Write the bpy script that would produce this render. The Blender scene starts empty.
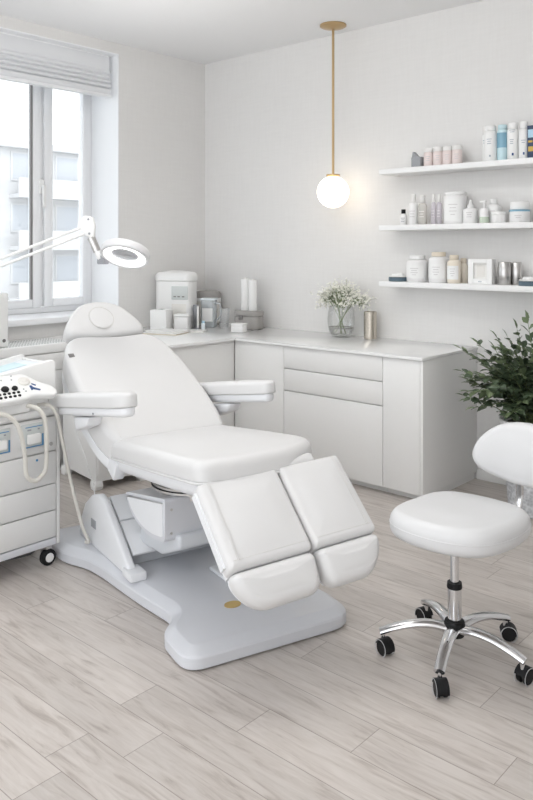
import bpy, bmesh, math, random
from mathutils import Vector, Matrix
PI = math.pi
R = math.radians
rng = random.Random(7)
scene = bpy.context.scene
COL = scene.collection

# ------------------------------------------------------------------ materials
MATS = {}
def mat(name, color, rough=0.5, metal=0.0, spec=0.5, emit=None, estr=0.0, coat=0.0, bump=None, mottle=None, alpha=None, sss=0.0):
    m = bpy.data.materials.new(name); m.use_nodes = True
    nt = m.node_tree; b = nt.nodes['Principled BSDF']
    b.inputs['Base Color'].default_value = (*color, 1)
    b.inputs['Roughness'].default_value = rough
    b.inputs['Metallic'].default_value = metal
    b.inputs['Specular IOR Level'].default_value = spec
    b.inputs['Coat Weight'].default_value = coat
    if emit:
        b.inputs['Emission Color'].default_value = (*emit, 1)
        b.inputs['Emission Strength'].default_value = estr
    if mottle or bump:
        tc = nt.nodes.new('ShaderNodeTexCoord')
    if mottle:                                    # (scale, amount)
        n = nt.nodes.new('ShaderNodeTexNoise'); n.inputs['Scale'].default_value = mottle[0]; n.inputs['Detail'].default_value = 4
        nt.links.new(tc.outputs['Object'], n.inputs['Vector'])
        mx = nt.nodes.new('ShaderNodeMix'); mx.data_type = 'RGBA'
        a = mottle[1]
        mx.inputs[6].default_value = (*[max(0, c*(1-a)) for c in color], 1)
        mx.inputs[7].default_value = (*[min(1, c*(1+a)) for c in color], 1)
        nt.links.new(n.outputs['Fac'], mx.inputs[0]); nt.links.new(mx.outputs[2], b.inputs['Base Color'])
    if bump:                                      # (scale, strength)
        n2 = nt.nodes.new('ShaderNodeTexNoise'); n2.inputs['Scale'].default_value = bump[0]; n2.inputs['Detail'].default_value = 3
        nt.links.new(tc.outputs['Object'], n2.inputs['Vector'])
        bp = nt.nodes.new('ShaderNodeBump'); bp.inputs['Strength'].default_value = bump[1]; bp.inputs['Distance'].default_value = 0.01
        nt.links.new(n2.outputs['Fac'], bp.inputs['Height']); nt.links.new(bp.outputs['Normal'], b.inputs['Normal'])
    MATS[name] = m
    return m

def glass_mat(name, tint, gloss=0.12, rough=0.02, body=0.0, body_color=(1, 1, 1)):
    m = bpy.data.materials.new(name); m.use_nodes = True
    nt = m.node_tree; nt.nodes.clear()
    out = nt.nodes.new('ShaderNodeOutputMaterial')
    tr = nt.nodes.new('ShaderNodeBsdfTransparent'); tr.inputs[0].default_value = (*tint, 1)
    gl = nt.nodes.new('ShaderNodeBsdfGlossy'); gl.inputs['Roughness'].default_value = rough
    lw = nt.nodes.new('ShaderNodeLayerWeight'); lw.inputs['Blend'].default_value = 0.35
    mul = nt.nodes.new('ShaderNodeMath'); mul.operation = 'MULTIPLY_ADD'
    mul.inputs[1].default_value = 0.45; mul.inputs[2].default_value = gloss*0.3
    nt.links.new(lw.outputs['Fresnel'], mul.inputs[0])
    mix = nt.nodes.new('ShaderNodeMixShader')
    nt.links.new(mul.outputs[0], mix.inputs[0]); nt.links.new(tr.outputs[0], mix.inputs[1]); nt.links.new(gl.outputs[0], mix.inputs[2])
    last = mix
    if body > 0:
        df = nt.nodes.new('ShaderNodeBsdfDiffuse'); df.inputs[0].default_value = (*body_color, 1)
        m2 = nt.nodes.new('ShaderNodeMixShader'); m2.inputs[0].default_value = body
        nt.links.new(mix.outputs[0], m2.inputs[1]); nt.links.new(df.outputs[0], m2.inputs[2]); last = m2
    nt.links.new(last.outputs[0], out.inputs[0])
    MATS[name] = m
    return m

mat('leather', (.715, .71, .708), .42, bump=(420, .05), mottle=(5, .015))
mat('leather_stool', (.70, .70, .705), .36, bump=(420, .05))
mat('stitch', (.74, .73, .71), .7)
mat('plastic_white', (.83, .84, .86), .32)
mat('plastic_base', (.68, .69, .725), .33, coat=.15)
mat('cart_white', (.77, .768, .76), .45)
mat('wheel_stripe', (.55, .55, .56), .5)
mat('plastic_grey', (.64, .66, .69), .38)
mat('dark_gap', (.05, .05, .055), .6)
mat('rubber', (.008, .008, .009), .5, spec=.25)
mat('chrome', (.72, .72, .73), .14, 1.0)
mat('steel', (.58, .57, .56), .28, 1.0)
mat('champagne_steel', (.60, .55, .48), .27, 1.0)
mat('brass', (.52, .37, .20), .33, .85)
mat('cabinet', (.875, .872, .86), .5, mottle=(60, .012))
mat('worktop', (.93, .93, .925), .16, coat=.3)
mat('shelf', (.88, .88, .875), .4)
mat('ceiling', (.88, .88, .885), .9)
mat('white_paint', (.92, .93, .945), .4)
mat('blind', (.80, .81, .83), .8)
mat('white', (.88, .88, .87), .4)
mat('cream', (.80, .78, .74), .45)
mat('jar_white', (.86, .855, .85), .35)
mat('lid_white', (.84, .83, .81), .45)
mat('pink', (.80, .70, .675), .4)
mat('beige', (.84, .77, .66), .45)
mat('beige_lid', (.76, .68, .56), .5)
mat('teal', (.58, .76, .81), .35)
mat('sea_blue', (.22, .42, .54), .4)
mat('navy', (.035, .06, .12), .45)
mat('yellow', (.62, .42, .08), .5)
mat('slate', (.09, .14, .18), .45)
mat('print', (.42, .45, .50), .6)
mat('print_soft', (.62, .60, .60), .6)
mat('grey_mid', (.33, .34, .36), .5)
mat('grey_warm', (.36, .345, .33), .42)
mat('grey_dark', (.20, .19, .185), .4)
mat('screen_grey', (.62, .65, .64), .25)
mat('paper', (.84, .83, .80), .7)
mat('paper_tan', (.66, .60, .50), .7)
mat('blue_print', (.10, .28, .50), .4)
mat('light_blue', (.45, .66, .80), .35)
mat('logo_blue', (.02, .07, .22), .35)
mat('gold', (.72, .52, .20), .35, .6)
mat('opal', (1, .96, .9), .3, emit=(1.0, .86, .68), estr=2.3)
mat('ring_light', (1, 1, 1), .4, emit=(1, .99, .97), estr=1.7)
mat('lens_milky', (.70, .70, .70), .15)
mat('leaf', (.075, .11, .062), .38, mottle=(14, .55))
mat('leaf_young', (.16, .21, .11), .45, mottle=(9, .3))
mat('stem', (.16, .20, .09), .55)
mat('floret', (.92, .91, .83), .7)
mat('floret_green', (.22, .28, .13), .6)
mat('soil', (.05, .04, .03), .9)
mat('cord', (.68, .66, .61), .45)
mat('inlay_blue', (.80, .855, .89), .5)
mat('lamp_grey', (.70, .70, .71), .4)
mat('cord_dark', (.10, .10, .10), .5)
mat('facade', (.63, .63, .635), .8)
mat('facade_pane', (.53, .55, .58), .6)  # own tint of the outside buildings' window panes
mat('tree', (.30, .38, .24), .8)
mat('ground_out', (.55, .55, .54), .9)
glass_mat('pane', (.97, .98, .985), .1)
glass_mat('vase_glass', (.975, .98, .975), .2)
glass_mat('water', (.985, .985, .98), .1)
glass_mat('tumbler_glass', (.975, .98, .985), .15, body=.14, body_color=(.92, .93, .94))
glass_mat('jug_glass', (.93, .955, .97), .2, body=.28, body_color=(.82, .87, .90))
glass_mat('clear_bottle', (.97, .965, .95), .15, body=.4, body_color=(.88, .86, .81))
glass_mat('lilac_bottle', (.96, .94, .96), .15, body=.5, body_color=(.83, .79, .84))
glass_mat('green_gel', (.88, .93, .86), .25, body=.7, body_color=(.74, .84, .70))
glass_mat('lens', (.86, .87, .88), .5, body=.35, body_color=(.55, .56, .58))

def nd(nt, t, **kw):
    n = nt.nodes.new(t)
    for k, v in kw.items(): setattr(n, k, v)
    return n
def math_node(nt, op, a=None, b=None):
    n = nd(nt, 'ShaderNodeMath', operation=op)
    for i, v in enumerate((a, b)):
        if v is None: continue
        if isinstance(v, (int, float)): n.inputs[i].default_value = v
        else: nt.links.new(v, n.inputs[i])
    return n.outputs[0]

def wall_material():
    m = bpy.data.materials.new('wallpaper'); m.use_nodes = True; nt = m.node_tree; b = nt.nodes['Principled BSDF']
    b.inputs['Roughness'].default_value = .75
    tc = nd(nt, 'ShaderNodeTexCoord')
    def wave(axis_scale, seed):
        mp = nd(nt, 'ShaderNodeMapping'); mp.inputs['Scale'].default_value = axis_scale; mp.inputs['Location'].default_value = (seed, seed, seed)
        nt.links.new(tc.outputs['Object'], mp.inputs[0])
        n = nd(nt, 'ShaderNodeTexNoise'); n.inputs['Scale'].default_value = 1; n.inputs['Detail'].default_value = 3
        nt.links.new(mp.outputs[0], n.inputs['Vector']); return n.outputs['Fac']
    h = wave((6, 6, 70), 0); v = wave((70, 70, 6), 3)
    s = math_node(nt, 'ADD', h, v); s = math_node(nt, 'MULTIPLY', s, .5)
    mx = nd(nt, 'ShaderNodeMix', data_type='RGBA')
    mx.inputs[6].default_value = (.755, .743, .73, 1); mx.inputs[7].default_value = (.835, .826, .813, 1)
    nt.links.new(s, mx.inputs[0]); nt.links.new(mx.outputs[2], b.inputs['Base Color'])
    bp = nd(nt, 'ShaderNodeBump'); bp.inputs['Strength'].default_value = .08; bp.inputs['Distance'].default_value = .004
    nt.links.new(s, bp.inputs['Height']); nt.links.new(bp.outputs[0], b.inputs['Normal'])
    MATS['wallpaper'] = m
wall_material()

def floor_material():
    m = bpy.data.materials.new('oak_planks'); m.use_nodes = True; nt = m.node_tree; b = nt.nodes['Principled BSDF']
    W, L = .16, 1.25
    tc = nd(nt, 'ShaderNodeTexCoord'); sp = nd(nt, 'ShaderNodeSeparateXYZ'); nt.links.new(tc.outputs['Object'], sp.inputs[0])
    yy = math_node(nt, 'DIVIDE', math_node(nt, 'ADD', sp.outputs['Y'], -.014), W)
    row = math_node(nt, 'FLOOR', yy)
    fy = math_node(nt, 'FRACT', yy)
    wn = nd(nt, 'ShaderNodeTexWhiteNoise', noise_dimensions='1D'); nt.links.new(row, wn.inputs['W'])
    xx = math_node(nt, 'DIVIDE', math_node(nt, 'ADD', sp.outputs['X'], math_node(nt, 'MULTIPLY', wn.outputs['Value'], L)), L)
    col = math_node(nt, 'FLOOR', xx); fx = math_node(nt, 'FRACT', xx)
    cb = nd(nt, 'ShaderNodeCombineXYZ'); nt.links.new(row, cb.inputs[0]); nt.links.new(col, cb.inputs[1])
    wn2 = nd(nt, 'ShaderNodeTexWhiteNoise', noise_dimensions='3D'); nt.links.new(cb.outputs[0], wn2.inputs['Vector'])
    # grain
    off = nd(nt, 'ShaderNodeVectorMath', operation='MULTIPLY_ADD')
    off.inputs[1].default_value = (7, 7, 7); nt.links.new(wn2.outputs['Color'], off.inputs[0]); nt.links.new(tc.outputs['Object'], off.inputs[2])
    mp = nd(nt, 'ShaderNodeMapping'); mp.inputs['Scale'].default_value = (2.6, 22, 1); nt.links.new(off.outputs[0], mp.inputs[0])
    g = nd(nt, 'ShaderNodeTexNoise'); g.inputs['Scale'].default_value = 1.6; g.inputs['Detail'].default_value = 7; g.inputs['Roughness'].default_value = .62
    g.inputs['Distortion'].default_value = .9
    nt.links.new(mp.outputs[0], g.inputs['Vector'])
    mp2 = nd(nt, 'ShaderNodeMapping'); mp2.inputs['Scale'].default_value = (1.1, 5, 1); nt.links.new(off.outputs[0], mp2.inputs[0])
    g2 = nd(nt, 'ShaderNodeTexNoise'); g2.inputs['Scale'].default_value = 1.5; g2.inputs['Detail'].default_value = 3; nt.links.new(mp2.outputs[0], g2.inputs['Vector'])
    rp = nd(nt, 'ShaderNodeValToRGB'); e = rp.color_ramp.elements
    e[0].position = .30; e[0].color = (.40, .353, .32, 1); e[1].position = .62; e[1].color = (.605, .56, .525, 1)
    e2 = rp.color_ramp.elements.new(.45); e2.color = (.54, .492, .455, 1)
    nt.links.new(g.outputs['Fac'], rp.inputs[0])
    tone = math_node(nt, 'ADD', math_node(nt, 'MULTIPLY', wn2.outputs['Value'], .14), math_node(nt, 'MULTIPLY', g2.outputs['Fac'], .26))
    tone = math_node(nt, 'ADD', tone, .80)
    vm = nd(nt, 'ShaderNodeVectorMath', operation='SCALE'); nt.links.new(rp.outputs[0], vm.inputs[0]); nt.links.new(tone, vm.inputs['Scale'])
    # joints
    def edge(f, size):
        a = math_node(nt, 'LESS_THAN', f, size); c = math_node(nt, 'GREATER_THAN', f, 1-size)
        return math_node(nt, 'MAXIMUM', a, c)
    j = math_node(nt, 'MAXIMUM', edge(fy, .0085), edge(fx, .0011))
    mx = nd(nt, 'ShaderNodeMix', data_type='RGBA'); mx.inputs[7].default_value = (.23, .19, .165, 1)
    nt.links.new(math_node(nt, 'MULTIPLY', j, .75), mx.inputs[0]); nt.links.new(vm.outputs[0], mx.inputs[6])
    nt.links.new(mx.outputs[2], b.inputs['Base Color'])
    b.inputs['Roughness'].default_value = .36
    rr = math_node(nt, 'ADD', math_node(nt, 'MULTIPLY', g.outputs['Fac'], .2), .26); nt.links.new(rr, b.inputs['Roughness'])
    bp = nd(nt, 'ShaderNodeBump'); bp.inputs['Strength'].default_value = .25; bp.inputs['Distance'].default_value = .003
    hh = math_node(nt, 'SUBTRACT', math_node(nt, 'MULTIPLY', g.outputs['Fac'], .3), j)
    nt.links.new(hh, bp.inputs['Height']); nt.links.new(bp.outputs[0], b.inputs['Normal'])
    MATS['oak_planks'] = m
floor_material()

def basket_material():
    m = bpy.data.materials.new('woven_grey'); m.use_nodes = True; nt = m.node_tree; b = nt.nodes['Principled BSDF']
    tc = nd(nt, 'ShaderNodeTexCoord')
    sp = nd(nt, 'ShaderNodeSeparateXYZ'); nt.links.new(tc.outputs['Object'], sp.inputs[0])
    an = math_node(nt, 'ARCTAN2', sp.outputs['Y'], sp.outputs['X'])
    cb = nd(nt, 'ShaderNodeCombineXYZ')
    nt.links.new(math_node(nt, 'MULTIPLY', an, 9), cb.inputs[0]); nt.links.new(math_node(nt, 'MULTIPLY', sp.outputs['Z'], 60), cb.inputs[1])
    ck = nd(nt, 'ShaderNodeTexVoronoi'); ck.inputs['Scale'].default_value = 1.0; nt.links.new(cb.outputs[0], ck.inputs['Vector'])
    mx = nd(nt, 'ShaderNodeMix', data_type='RGBA'); mx.inputs[6].default_value = (.34, .35, .37, 1); mx.inputs[7].default_value = (.72, .73, .75, 1)
    nt.links.new(ck.outputs['Distance'], mx.inputs[0]); nt.links.new(mx.outputs[2], b.inputs['Base Color']); b.inputs['Roughness'].default_value = .7
    MATS['woven_grey'] = m
basket_material()

# ------------------------------------------------------------------ scene helpers
def set_props(o, label=None, cat=None, group=None, kind=None):
    if label: o['label'] = label
    if cat: o['category'] = cat
    if group: o['group'] = group
    if kind: o['kind'] = kind
    return o
def thing(name, label, cat, loc=(0, 0, 0), rz=0, group=None):
    o = bpy.data.objects.new(name, None); COL.objects.link(o)
    o.location = loc; o.rotation_euler = (0, 0, rz); o.empty_display_size = .1
    return set_props(o, label, cat, group)
def obj(name, bm, material, parent=None, smooth=True, angle=38, label=None, kind=None):
    bmesh.ops.recalc_face_normals(bm, faces=bm.faces)
    me = bpy.data.meshes.new(name); bm.to_mesh(me); bm.free()
    if smooth:
        me.polygons.foreach_set('use_smooth', [True]*len(me.polygons))
        me.set_sharp_from_angle(angle=R(angle))
    ms = material if isinstance(material, (list, tuple)) else [material]
    for x in ms: me.materials.append(MATS[x])
    o = bpy.data.objects.new(name, me); COL.objects.link(o)
    if parent: o.parent = parent
    return set_props(o, label, None, None, kind)
def struct(name, bm, material, parent=None, **k):
    return obj(name, bm, material, parent, kind=None if parent else 'structure', **k)

def B(): return bmesh.new()
def merge(bm, part, M=None, mi=None):
    if M is not None: bmesh.ops.transform(part, matrix=M, verts=part.verts)
    vm = {}
    for v in part.verts: vm[v] = bm.verts.new(v.co)
    for f in part.faces:
        try:
            nf = bm.faces.new([vm[v] for v in f.verts])
            nf.material_index = f.material_index if mi is None else mi
        except ValueError: pass
    part.free(); return bm
def box(bm, x0, x1, y0, y1, z0, z1, bev=0.0, seg=2, M=None, mi=0):
    p = bmesh.new(); bmesh.ops.create_cube(p, size=1)
    for v in p.verts:
        v.co = Vector(((x0+x1)/2+v.co.x*(x1-x0), (y0+y1)/2+v.co.y*(y1-y0), (z0+z1)/2+v.co.z*(z1-z0)))
    if bev > 0: bmesh.ops.bevel(p, geom=list(p.edges), offset=bev, segments=seg, profile=.5, affect='EDGES', clamp_overlap=True)
    return merge(bm, p, M, mi)
def lathe(bm, prof, seg=24, M=None, mi=0, cap=True):
    p = bmesh.new(); rings = []
    for r, z in prof:
        if r <= 1e-6: rings.append([p.verts.new((0, 0, z))])
        else: rings.append([p.verts.new((r*math.cos(2*PI*i/seg), r*math.sin(2*PI*i/seg), z)) for i in range(seg)])
    for a, b in zip(rings, rings[1:]):
        for i in range(seg):
            j = (i+1) % seg
            if len(a) == 1 and len(b) == 1: continue
            if len(a) == 1: p.faces.new((a[0], b[j], b[i]))
            elif len(b) == 1: p.faces.new((a[i], a[j], b[0]))
            else: p.faces.new((a[i], a[j], b[j], b[i]))
    if cap:
        if len(rings[0]) > 1: p.faces.new(list(reversed(rings[0])))
        if len(rings[-1]) > 1: p.faces.new(rings[-1])
    return merge(bm, p, M, mi)
def spline(pts, n=8):
    pts = [Vector(q) for q in pts]; out = []
    P = [pts[0]*2-pts[1]] + pts + [pts[-1]*2-pts[-2]]
    for i in range(1, len(P)-2):
        a, b, c, d = P[i-1:i+3]
        for k in range(n):
            t = k/n
            out.append(.5*((2*b)+(c-a)*t+(2*a-5*b+4*c-d)*t*t+(3*b-a-3*c+d)*t**3))
    out.append(pts[-1]); return out
def tube(bm, path, rad, seg=10, mi=0, squash=None):
    path = [Vector(q) for q in path]; n = len(path)
    p = bmesh.new(); rings = []; up = None
    for i, q in enumerate(path):
        t = (path[min(i+1, n-1)]-path[max(i-1, 0)]).normalized()
        if up is None:
            up = Vector((0, 0, 1)) if abs(t.z) < .9 else Vector((1, 0, 0))
        x = t.cross(up)
        if x.length < 1e-5: x = t.orthogonal()
        x.normalize(); y = x.cross(t).normalized(); up = y
        r = rad(i/(n-1)) if callable(rad) else rad
        a, b = (1, 1) if squash is None else squash
        rings.append([p.verts.new(q+x*(r*a*math.cos(2*PI*k/seg))+y*(r*b*math.sin(2*PI*k/seg))) for k in range(seg)])
    for a, b in zip(rings, rings[1:]):
        for k in range(seg):
            p.faces.new((a[k], a[(k+1) % seg], b[(k+1) % seg], b[k]))
    p.faces.new(list(reversed(rings[0]))); p.faces.new(rings[-1])
    return merge(bm, p, None, mi)
def rpoly(pts, rad, n=6):
    """polygon with rounded corners; rad is a number or one per corner"""
    out = []; N = len(pts)
    for i, q in enumerate(pts):
        r = rad if isinstance(rad, (int, float)) else rad[i]
        q = Vector(q); a = Vector(pts[i-1]); c = Vector(pts[(i+1) % N])
        da, dc = a-q, c-q
        ra = min(r, da.length*.49); rc = min(r, dc.length*.49)
        if ra < 1e-5: out.append(q); continue
        s, e = q+da.normalized()*ra, q+dc.normalized()*rc
        for k in range(n+1):
            t = k/n; out.append(s*(1-t)**2+q*2*t*(1-t)+e*t*t)
    # drop doubles
    res = []
    for v in out:
        if not res or (v-res[-1]).length > 1e-4: res.append(v)
    if (res[0]-res[-1]).length < 1e-4: res.pop()
    return res
def resample(pts, step):
    out = []; N = len(pts)
    for i in range(N):
        a, b = pts[i], pts[(i+1) % N]; m = max(1, int((b-a).length/step+.5))
        for k in range(m): out.append(a+(b-a)*(k/m))
    return out
def inset(pts, d):
    if abs(d) < 1e-9: return list(pts)
    N = len(pts); area = sum(pts[i].x*pts[(i+1) % N].y-pts[(i+1) % N].x*pts[i].y for i in range(N)); s = 1 if area > 0 else -1
    out = []
    for i in range(N):
        t = (pts[(i+1) % N]-pts[i-1]); t.normalize()
        nrm = Vector((-t.y, t.x))*s
        out.append(pts[i]+nrm*d)
    return out
def pad(bm, outline, z0, z1, rt, rb=None, bulge=0.0, fn=None, mi=0, seg=5, step=.04, bbulge=0.0, inner=9):
    """cushion: outline in a plane, rounded rims, domed top; fn maps (a, b, c) to 3D"""
    rb = rt if rb is None else rb
    o = resample(outline, step); N = len(o)
    p = bmesh.new(); fn = fn or (lambda a, b, c: (a, b, c))
    cen = Vector((sum(v.x for v in o)/N, sum(v.y for v in o)/N))
    rings = []
    for k in range(seg+1):
        t = PI/2*k/seg; rings.append((inset(o, rb*(1-math.sin(t))), z0+rb*(1-math.cos(t))))
    for k in range(seg+1):
        t = PI/2*k/seg; rings.append((inset(o, rt*(1-math.cos(t))), z1-rt+rt*math.sin(t)))
    vs = [[p.verts.new(fn(q.x, q.y, z)) for q in ring] for ring, z in rings]
    def fill(last, z, b, flip):
        prev = vs[-1] if not flip else vs[0]
        hx = max(abs(q.x-cen.x) for q in last) or 1; hy = max(abs(q.y-cen.y) for q in last) or 1
        def dome_h(q, k):
            nx, ny = (q.x-cen.x)/hx, (q.y-cen.y)/hy
            return b*max(0, 1-abs(nx)**3)*max(0, 1-abs(ny)**3)*(1-k**5)
        for i in range(1, inner):
            k = 1-i/inner
            cur = []
            for q in last:
                w_ = cen+(q-cen)*k
                cur.append(p.verts.new(fn(w_.x, w_.y, z+dome_h(w_, k))))
            for i2 in range(N):
                j = (i2+1) % N
                p.faces.new((prev[i2], prev[j], cur[j], cur[i2]))
            prev = cur
        c = p.verts.new(fn(cen.x, cen.y, z+b))
        for i2 in range(N): p.faces.new((prev[i2], prev[(i2+1) % N], c))
    for a, b in zip(vs, vs[1:]):
        for i in range(N):
            j = (i+1) % N; p.faces.new((a[i], a[j], b[j], b[i]))
    fill(rings[-1][0], z1, bulge, False); fill(rings[0][0], z0, -bbulge, True)
    return merge(bm, p, None, mi)
def prism(bm, poly, d0, d1, fn, bev=.0, seg=2, mi=0):
    """extrude polygon (a,b) between depths d0..d1; fn(a,b,d)->3D"""
    p = bmesh.new()
    lo = [p.verts.new((q[0], q[1], d0)) for q in poly]; hi = [p.verts.new((q[0], q[1], d1)) for q in poly]
    n = len(poly); p.faces.new(list(reversed(lo))); p.faces.new(hi)
    for i in range(n): p.faces.new((lo[i], lo[(i+1) % n], hi[(i+1) % n], hi[i]))
    if bev > 0: bmesh.ops.bevel(p, geom=list(p.edges), offset=bev, segments=seg, profile=.5, affect='EDGES', clamp_overlap=True)
    for v in p.verts: v.co = Vector(fn(*v.co))
    return merge(bm, p, None, mi)
def patch(bm, r, z0, z1, a0, a1, n=8, mi=0, t=.0006):
    """thin printed band wrapped on a round container"""
    p = bmesh.new(); rows = []
    for i in range(n+1):
        a = R(a0+(a1-a0)*i/n)
        rows.append([p.verts.new((rr*math.cos(a), rr*math.sin(a), z)) for rr, z in ((r+t, z0), (r+t, z1), (r-t, z1), (r-t, z0))])
    for a, b in zip(rows, rows[1:]):
        for k in range(4): p.faces.new((a[k], a[(k+1) % 4], b[(k+1) % 4], b[k]))
    p.faces.new(rows[0]); p.faces.new(list(reversed(rows[-1])))
    return merge(bm, p, None, mi)
def T(x, y, z): return Matrix.Translation((x, y, z))

# ------------------------------------------------------------------ the room
XL, YB, ZC = -5.04, 4.79, 3.19
XR, YF = 1.5, -2.2
WX = -5.45
bm = B(); box(bm, WX-.1, XR+.1, YF, YB+.1, -.1, 0); struct('floor', bm, 'oak_planks', smooth=False)
bm = B(); box(bm, WX-.1, XR+.1, YF, YB+.1, ZC, ZC+.1); struct('ceiling', bm, 'ceiling', smooth=False)
bm = B(); box(bm, XL, XR+.1, YB, YB+.12, 0, ZC); struct('wall_back', bm, 'wallpaper', smooth=False)
bm = B(); box(bm, XR, XR+.1, YF, YB, 0, ZC); struct('wall_right', bm, 'wallpaper', smooth=False)
OY0, OY1, OZ0, OZ1 = 1.75, 3.835, .995, 3.105
bm = B()
box(bm, WX-.02, XL, OY1, YB+.12, 0, ZC); box(bm, WX-.02, XL, YF, OY0, 0, ZC)
box(bm, WX-.02, XL, OY0, OY1, 0, OZ0); box(bm, WX-.02, XL, OY0, OY1, OZ1, ZC)
struct('wall_left', bm, 'wallpaper', smooth=False)
bm = B(); box(bm, -2.40, XR, YB-.014, YB, 0, .07, .004); struct('baseboard_back', bm, 'cabinet')
bm = B(); box(bm, XL, XL+.014, YF, 2.2, 0, .07, .004); struct('baseboard_left', bm, 'cabinet')

# painted plaster lining of the window recess
bm = B()
box(bm, WX+.03, XL+.001, OY1-.008, OY1+.0, OZ0, OZ1); box(bm, WX+.03, XL+.001, OY0, OY1, OZ1-.008, OZ1); box(bm, WX+.03, XL+.001, OY0, OY0+.008, OZ0, OZ1)
struct('trim_1', bm, 'white_paint', smooth=False)
# window
win = bpy.data.objects.new('window_1', None); COL.objects.link(win); set_props(win, kind='structure')
bm = B()
fx0, fx1 = WX-.02, WX+.05
box(bm, fx0, fx1, OY1-.085, OY1-.008, 1.03, 3.10, .006); box(bm, fx0, fx1, OY0, OY0+.07, 1.03, 3.10, .006)
box(bm, fx0, fx1, OY0+.07, OY1-.085, 1.03, 1.085, .006); box(bm, fx0, fx1, OY0+.07, OY1-.085, 3.03, 3.10, .006)
box(bm, fx0, fx1-.01, 3.315, 3.375, 1.085, 3.03, .006)
struct('window_frame', bm, 'white_paint', win)
def sash(y0, y1, s0, s1, gap):
    bm = B(); x0, x1 = WX-.005, WX+.065
    box(bm, x0, x1, y0, y0+s0, 1.075, 3.04, .008); box(bm, x0, x1, y1-s1, y1, 1.075, 3.04, .008)
    box(bm, x0, x1, y0+s0, y1-s1, 1.075, 1.14, .008); box(bm, x0, x1, y0+s0, y1-s1, 2.975, 3.04, .008)
    s = struct('sash', bm, 'white_paint', win)
    bm = B(); box(bm, WX+.02, WX+.028, y0+s0-.005, y1-s1+.005, 1.135, 2.98); struct('pane', bm, 'pane', s, smooth=False)
    bm = B(); g = .011
    for a, b in ((y0+s0, y0+s0+g), (y1-s1-g, y1-s1)): box(bm, WX+.03, WX+.06, a, b, 1.14, 2.975)
    if gap: struct('glazing_seal', bm, 'grey_dark', s, smooth=False)
    else: bm.free()
    return s
sr = sash(3.375, 3.765, .075, .03, False)
sl = sash(1.83, 3.345, .075, .075, True)
bm = B(); hy, hz = 3.345, 2.02; hx = WX+.065
box(bm, hx-.002, hx+.012, hy-.02, hy+.02, hz-.05, hz+.06, .004); box(bm, hx+.012, hx+.04, hy-.013, hy+.013, hz-.012, hz+.014, .003)
box(bm, hx+.03, hx+.052, hy-.015, hy+.015, hz-.16, hz+.018, .008); struct('handle', bm, 'white', sr)
bm = B(); box(bm, WX+.03, XL+.06, OY0, OY1-.009, .985, 1.03, .008); struct('sill', bm, 'white_paint', win)

# blind
bl = thing('roman_blind', 'white pleated fabric blind drawn up across the top of the window', 'blind', (-5.14, 2.8, 3.102))
y0, y1 = 1.80-2.8, 3.80-2.8
bm = B(); box(bm, -.035, .025, y0, y1, -.045, .0, .006); obj('headrail', bm, 'white_paint', bl)
prof = [(.03, -.02), (.034, -.06), (.03, -.13)]
z = -.13
for k in range(4):
    prof += [(.036+.004*k, z-.004), (.041+.005*k, z-.022), (.036+.005*k, z-.030), (.028, z-.034)]; z -= .036
prof += [(.05, z-.008), (.055, z-.035), (.048, z-.05), (.03, z-.052)]
back = [(-.02, z-.052), (-.02, -.02)]
bm = B(); prism(bm, prof+back, y0+.01, y1-.008, lambda a, b, d: (a, d, b)); obj('fabric', bm, 'blind', bl, angle=50)
bm = B(); box(bm, .0, .062, y0+.005, y1-.003, z-.075, z-.052, .006); obj('bottom_rail', bm, 'white_paint', bl)

# ------------------------------------------------------------------ outside
bm = B(); box(bm, -120, -6.2, -80, 120, -4.1, -4.0); o = struct('ground', bm, 'ground_out', smooth=False)
def block(name, label, loc, rz, w, d, h, floors, bays, balcony):
    t = thing(name, label, 'building', loc, rz)
    bm = B(); box(bm, -d, 0, -w/2, w/2, 0, h); obj('wall', bm, 'facade', t, smooth=False)
    bm = B(); box(bm, -d-.3, .4, -w/2-.3, w/2+.3, h, h+.35, .05); obj('roof', bm, 'facade', t, smooth=False)
    fh = h/floors; bw = w/bays
    for i in range(floors):
        if balcony:
            bm = B(); box(bm, 0, 1.0, -w/2+.5, w/2-.5, i*fh+.1, i*fh+.3); box(bm, .9, 1.0, -w/2+.5, w/2-.5, i*fh+.3, i*fh+1.1)
            obj('balcony', bm, 'facade', t, smooth=False)
        for j in range(bays):
            y = -w/2+bw*(j+.5)
            bm = B(); box(bm, -.02, .06, y-bw*.28, y+bw*.28, i*fh+1.0, i*fh+2.5); f = obj('window', bm, 'facade', t, smooth=False)
            bm = B(); box(bm, .05, .075, y-bw*.24, y+bw*.24, i*fh+1.1, i*fh+2.4); obj('window_pane', bm, 'facade_pane', f, smooth=False)
block('apartment_building', 'pale apartment block with balconies seen through the narrow right window pane', (-36, 26.5, -4), 0, 13, 9, 10.6, 4, 5, True)
block('office_building', 'hazy pale building with a stepped roof seen through the wide left window pane', (-40, 13.0, -4), R(-6), 10, 8, 13, 5, 4, False)
def crown(bm, c, r, n, mi=0):
    for _ in range(n):
        v = Vector((rng.gauss(0, 1), rng.gauss(0, 1), rng.gauss(0, 1))).normalized()*rng.uniform(.5, 1)*r
        s = r*rng.uniform(.12, .25); q = c+Vector((v.x, v.y, v.z*.75)); nrm = v.normalized()
        a = nrm.orthogonal().normalized(); b = nrm.cross(a)
        vs = [bm.verts.new(q+a*s*math.cos(k*PI/3)+b*s*math.sin(k*PI/3)+nrm*rng.uniform(-.2, .2)*s) for k in range(6)]
        bm.faces.new(vs).material_index = mi
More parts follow.
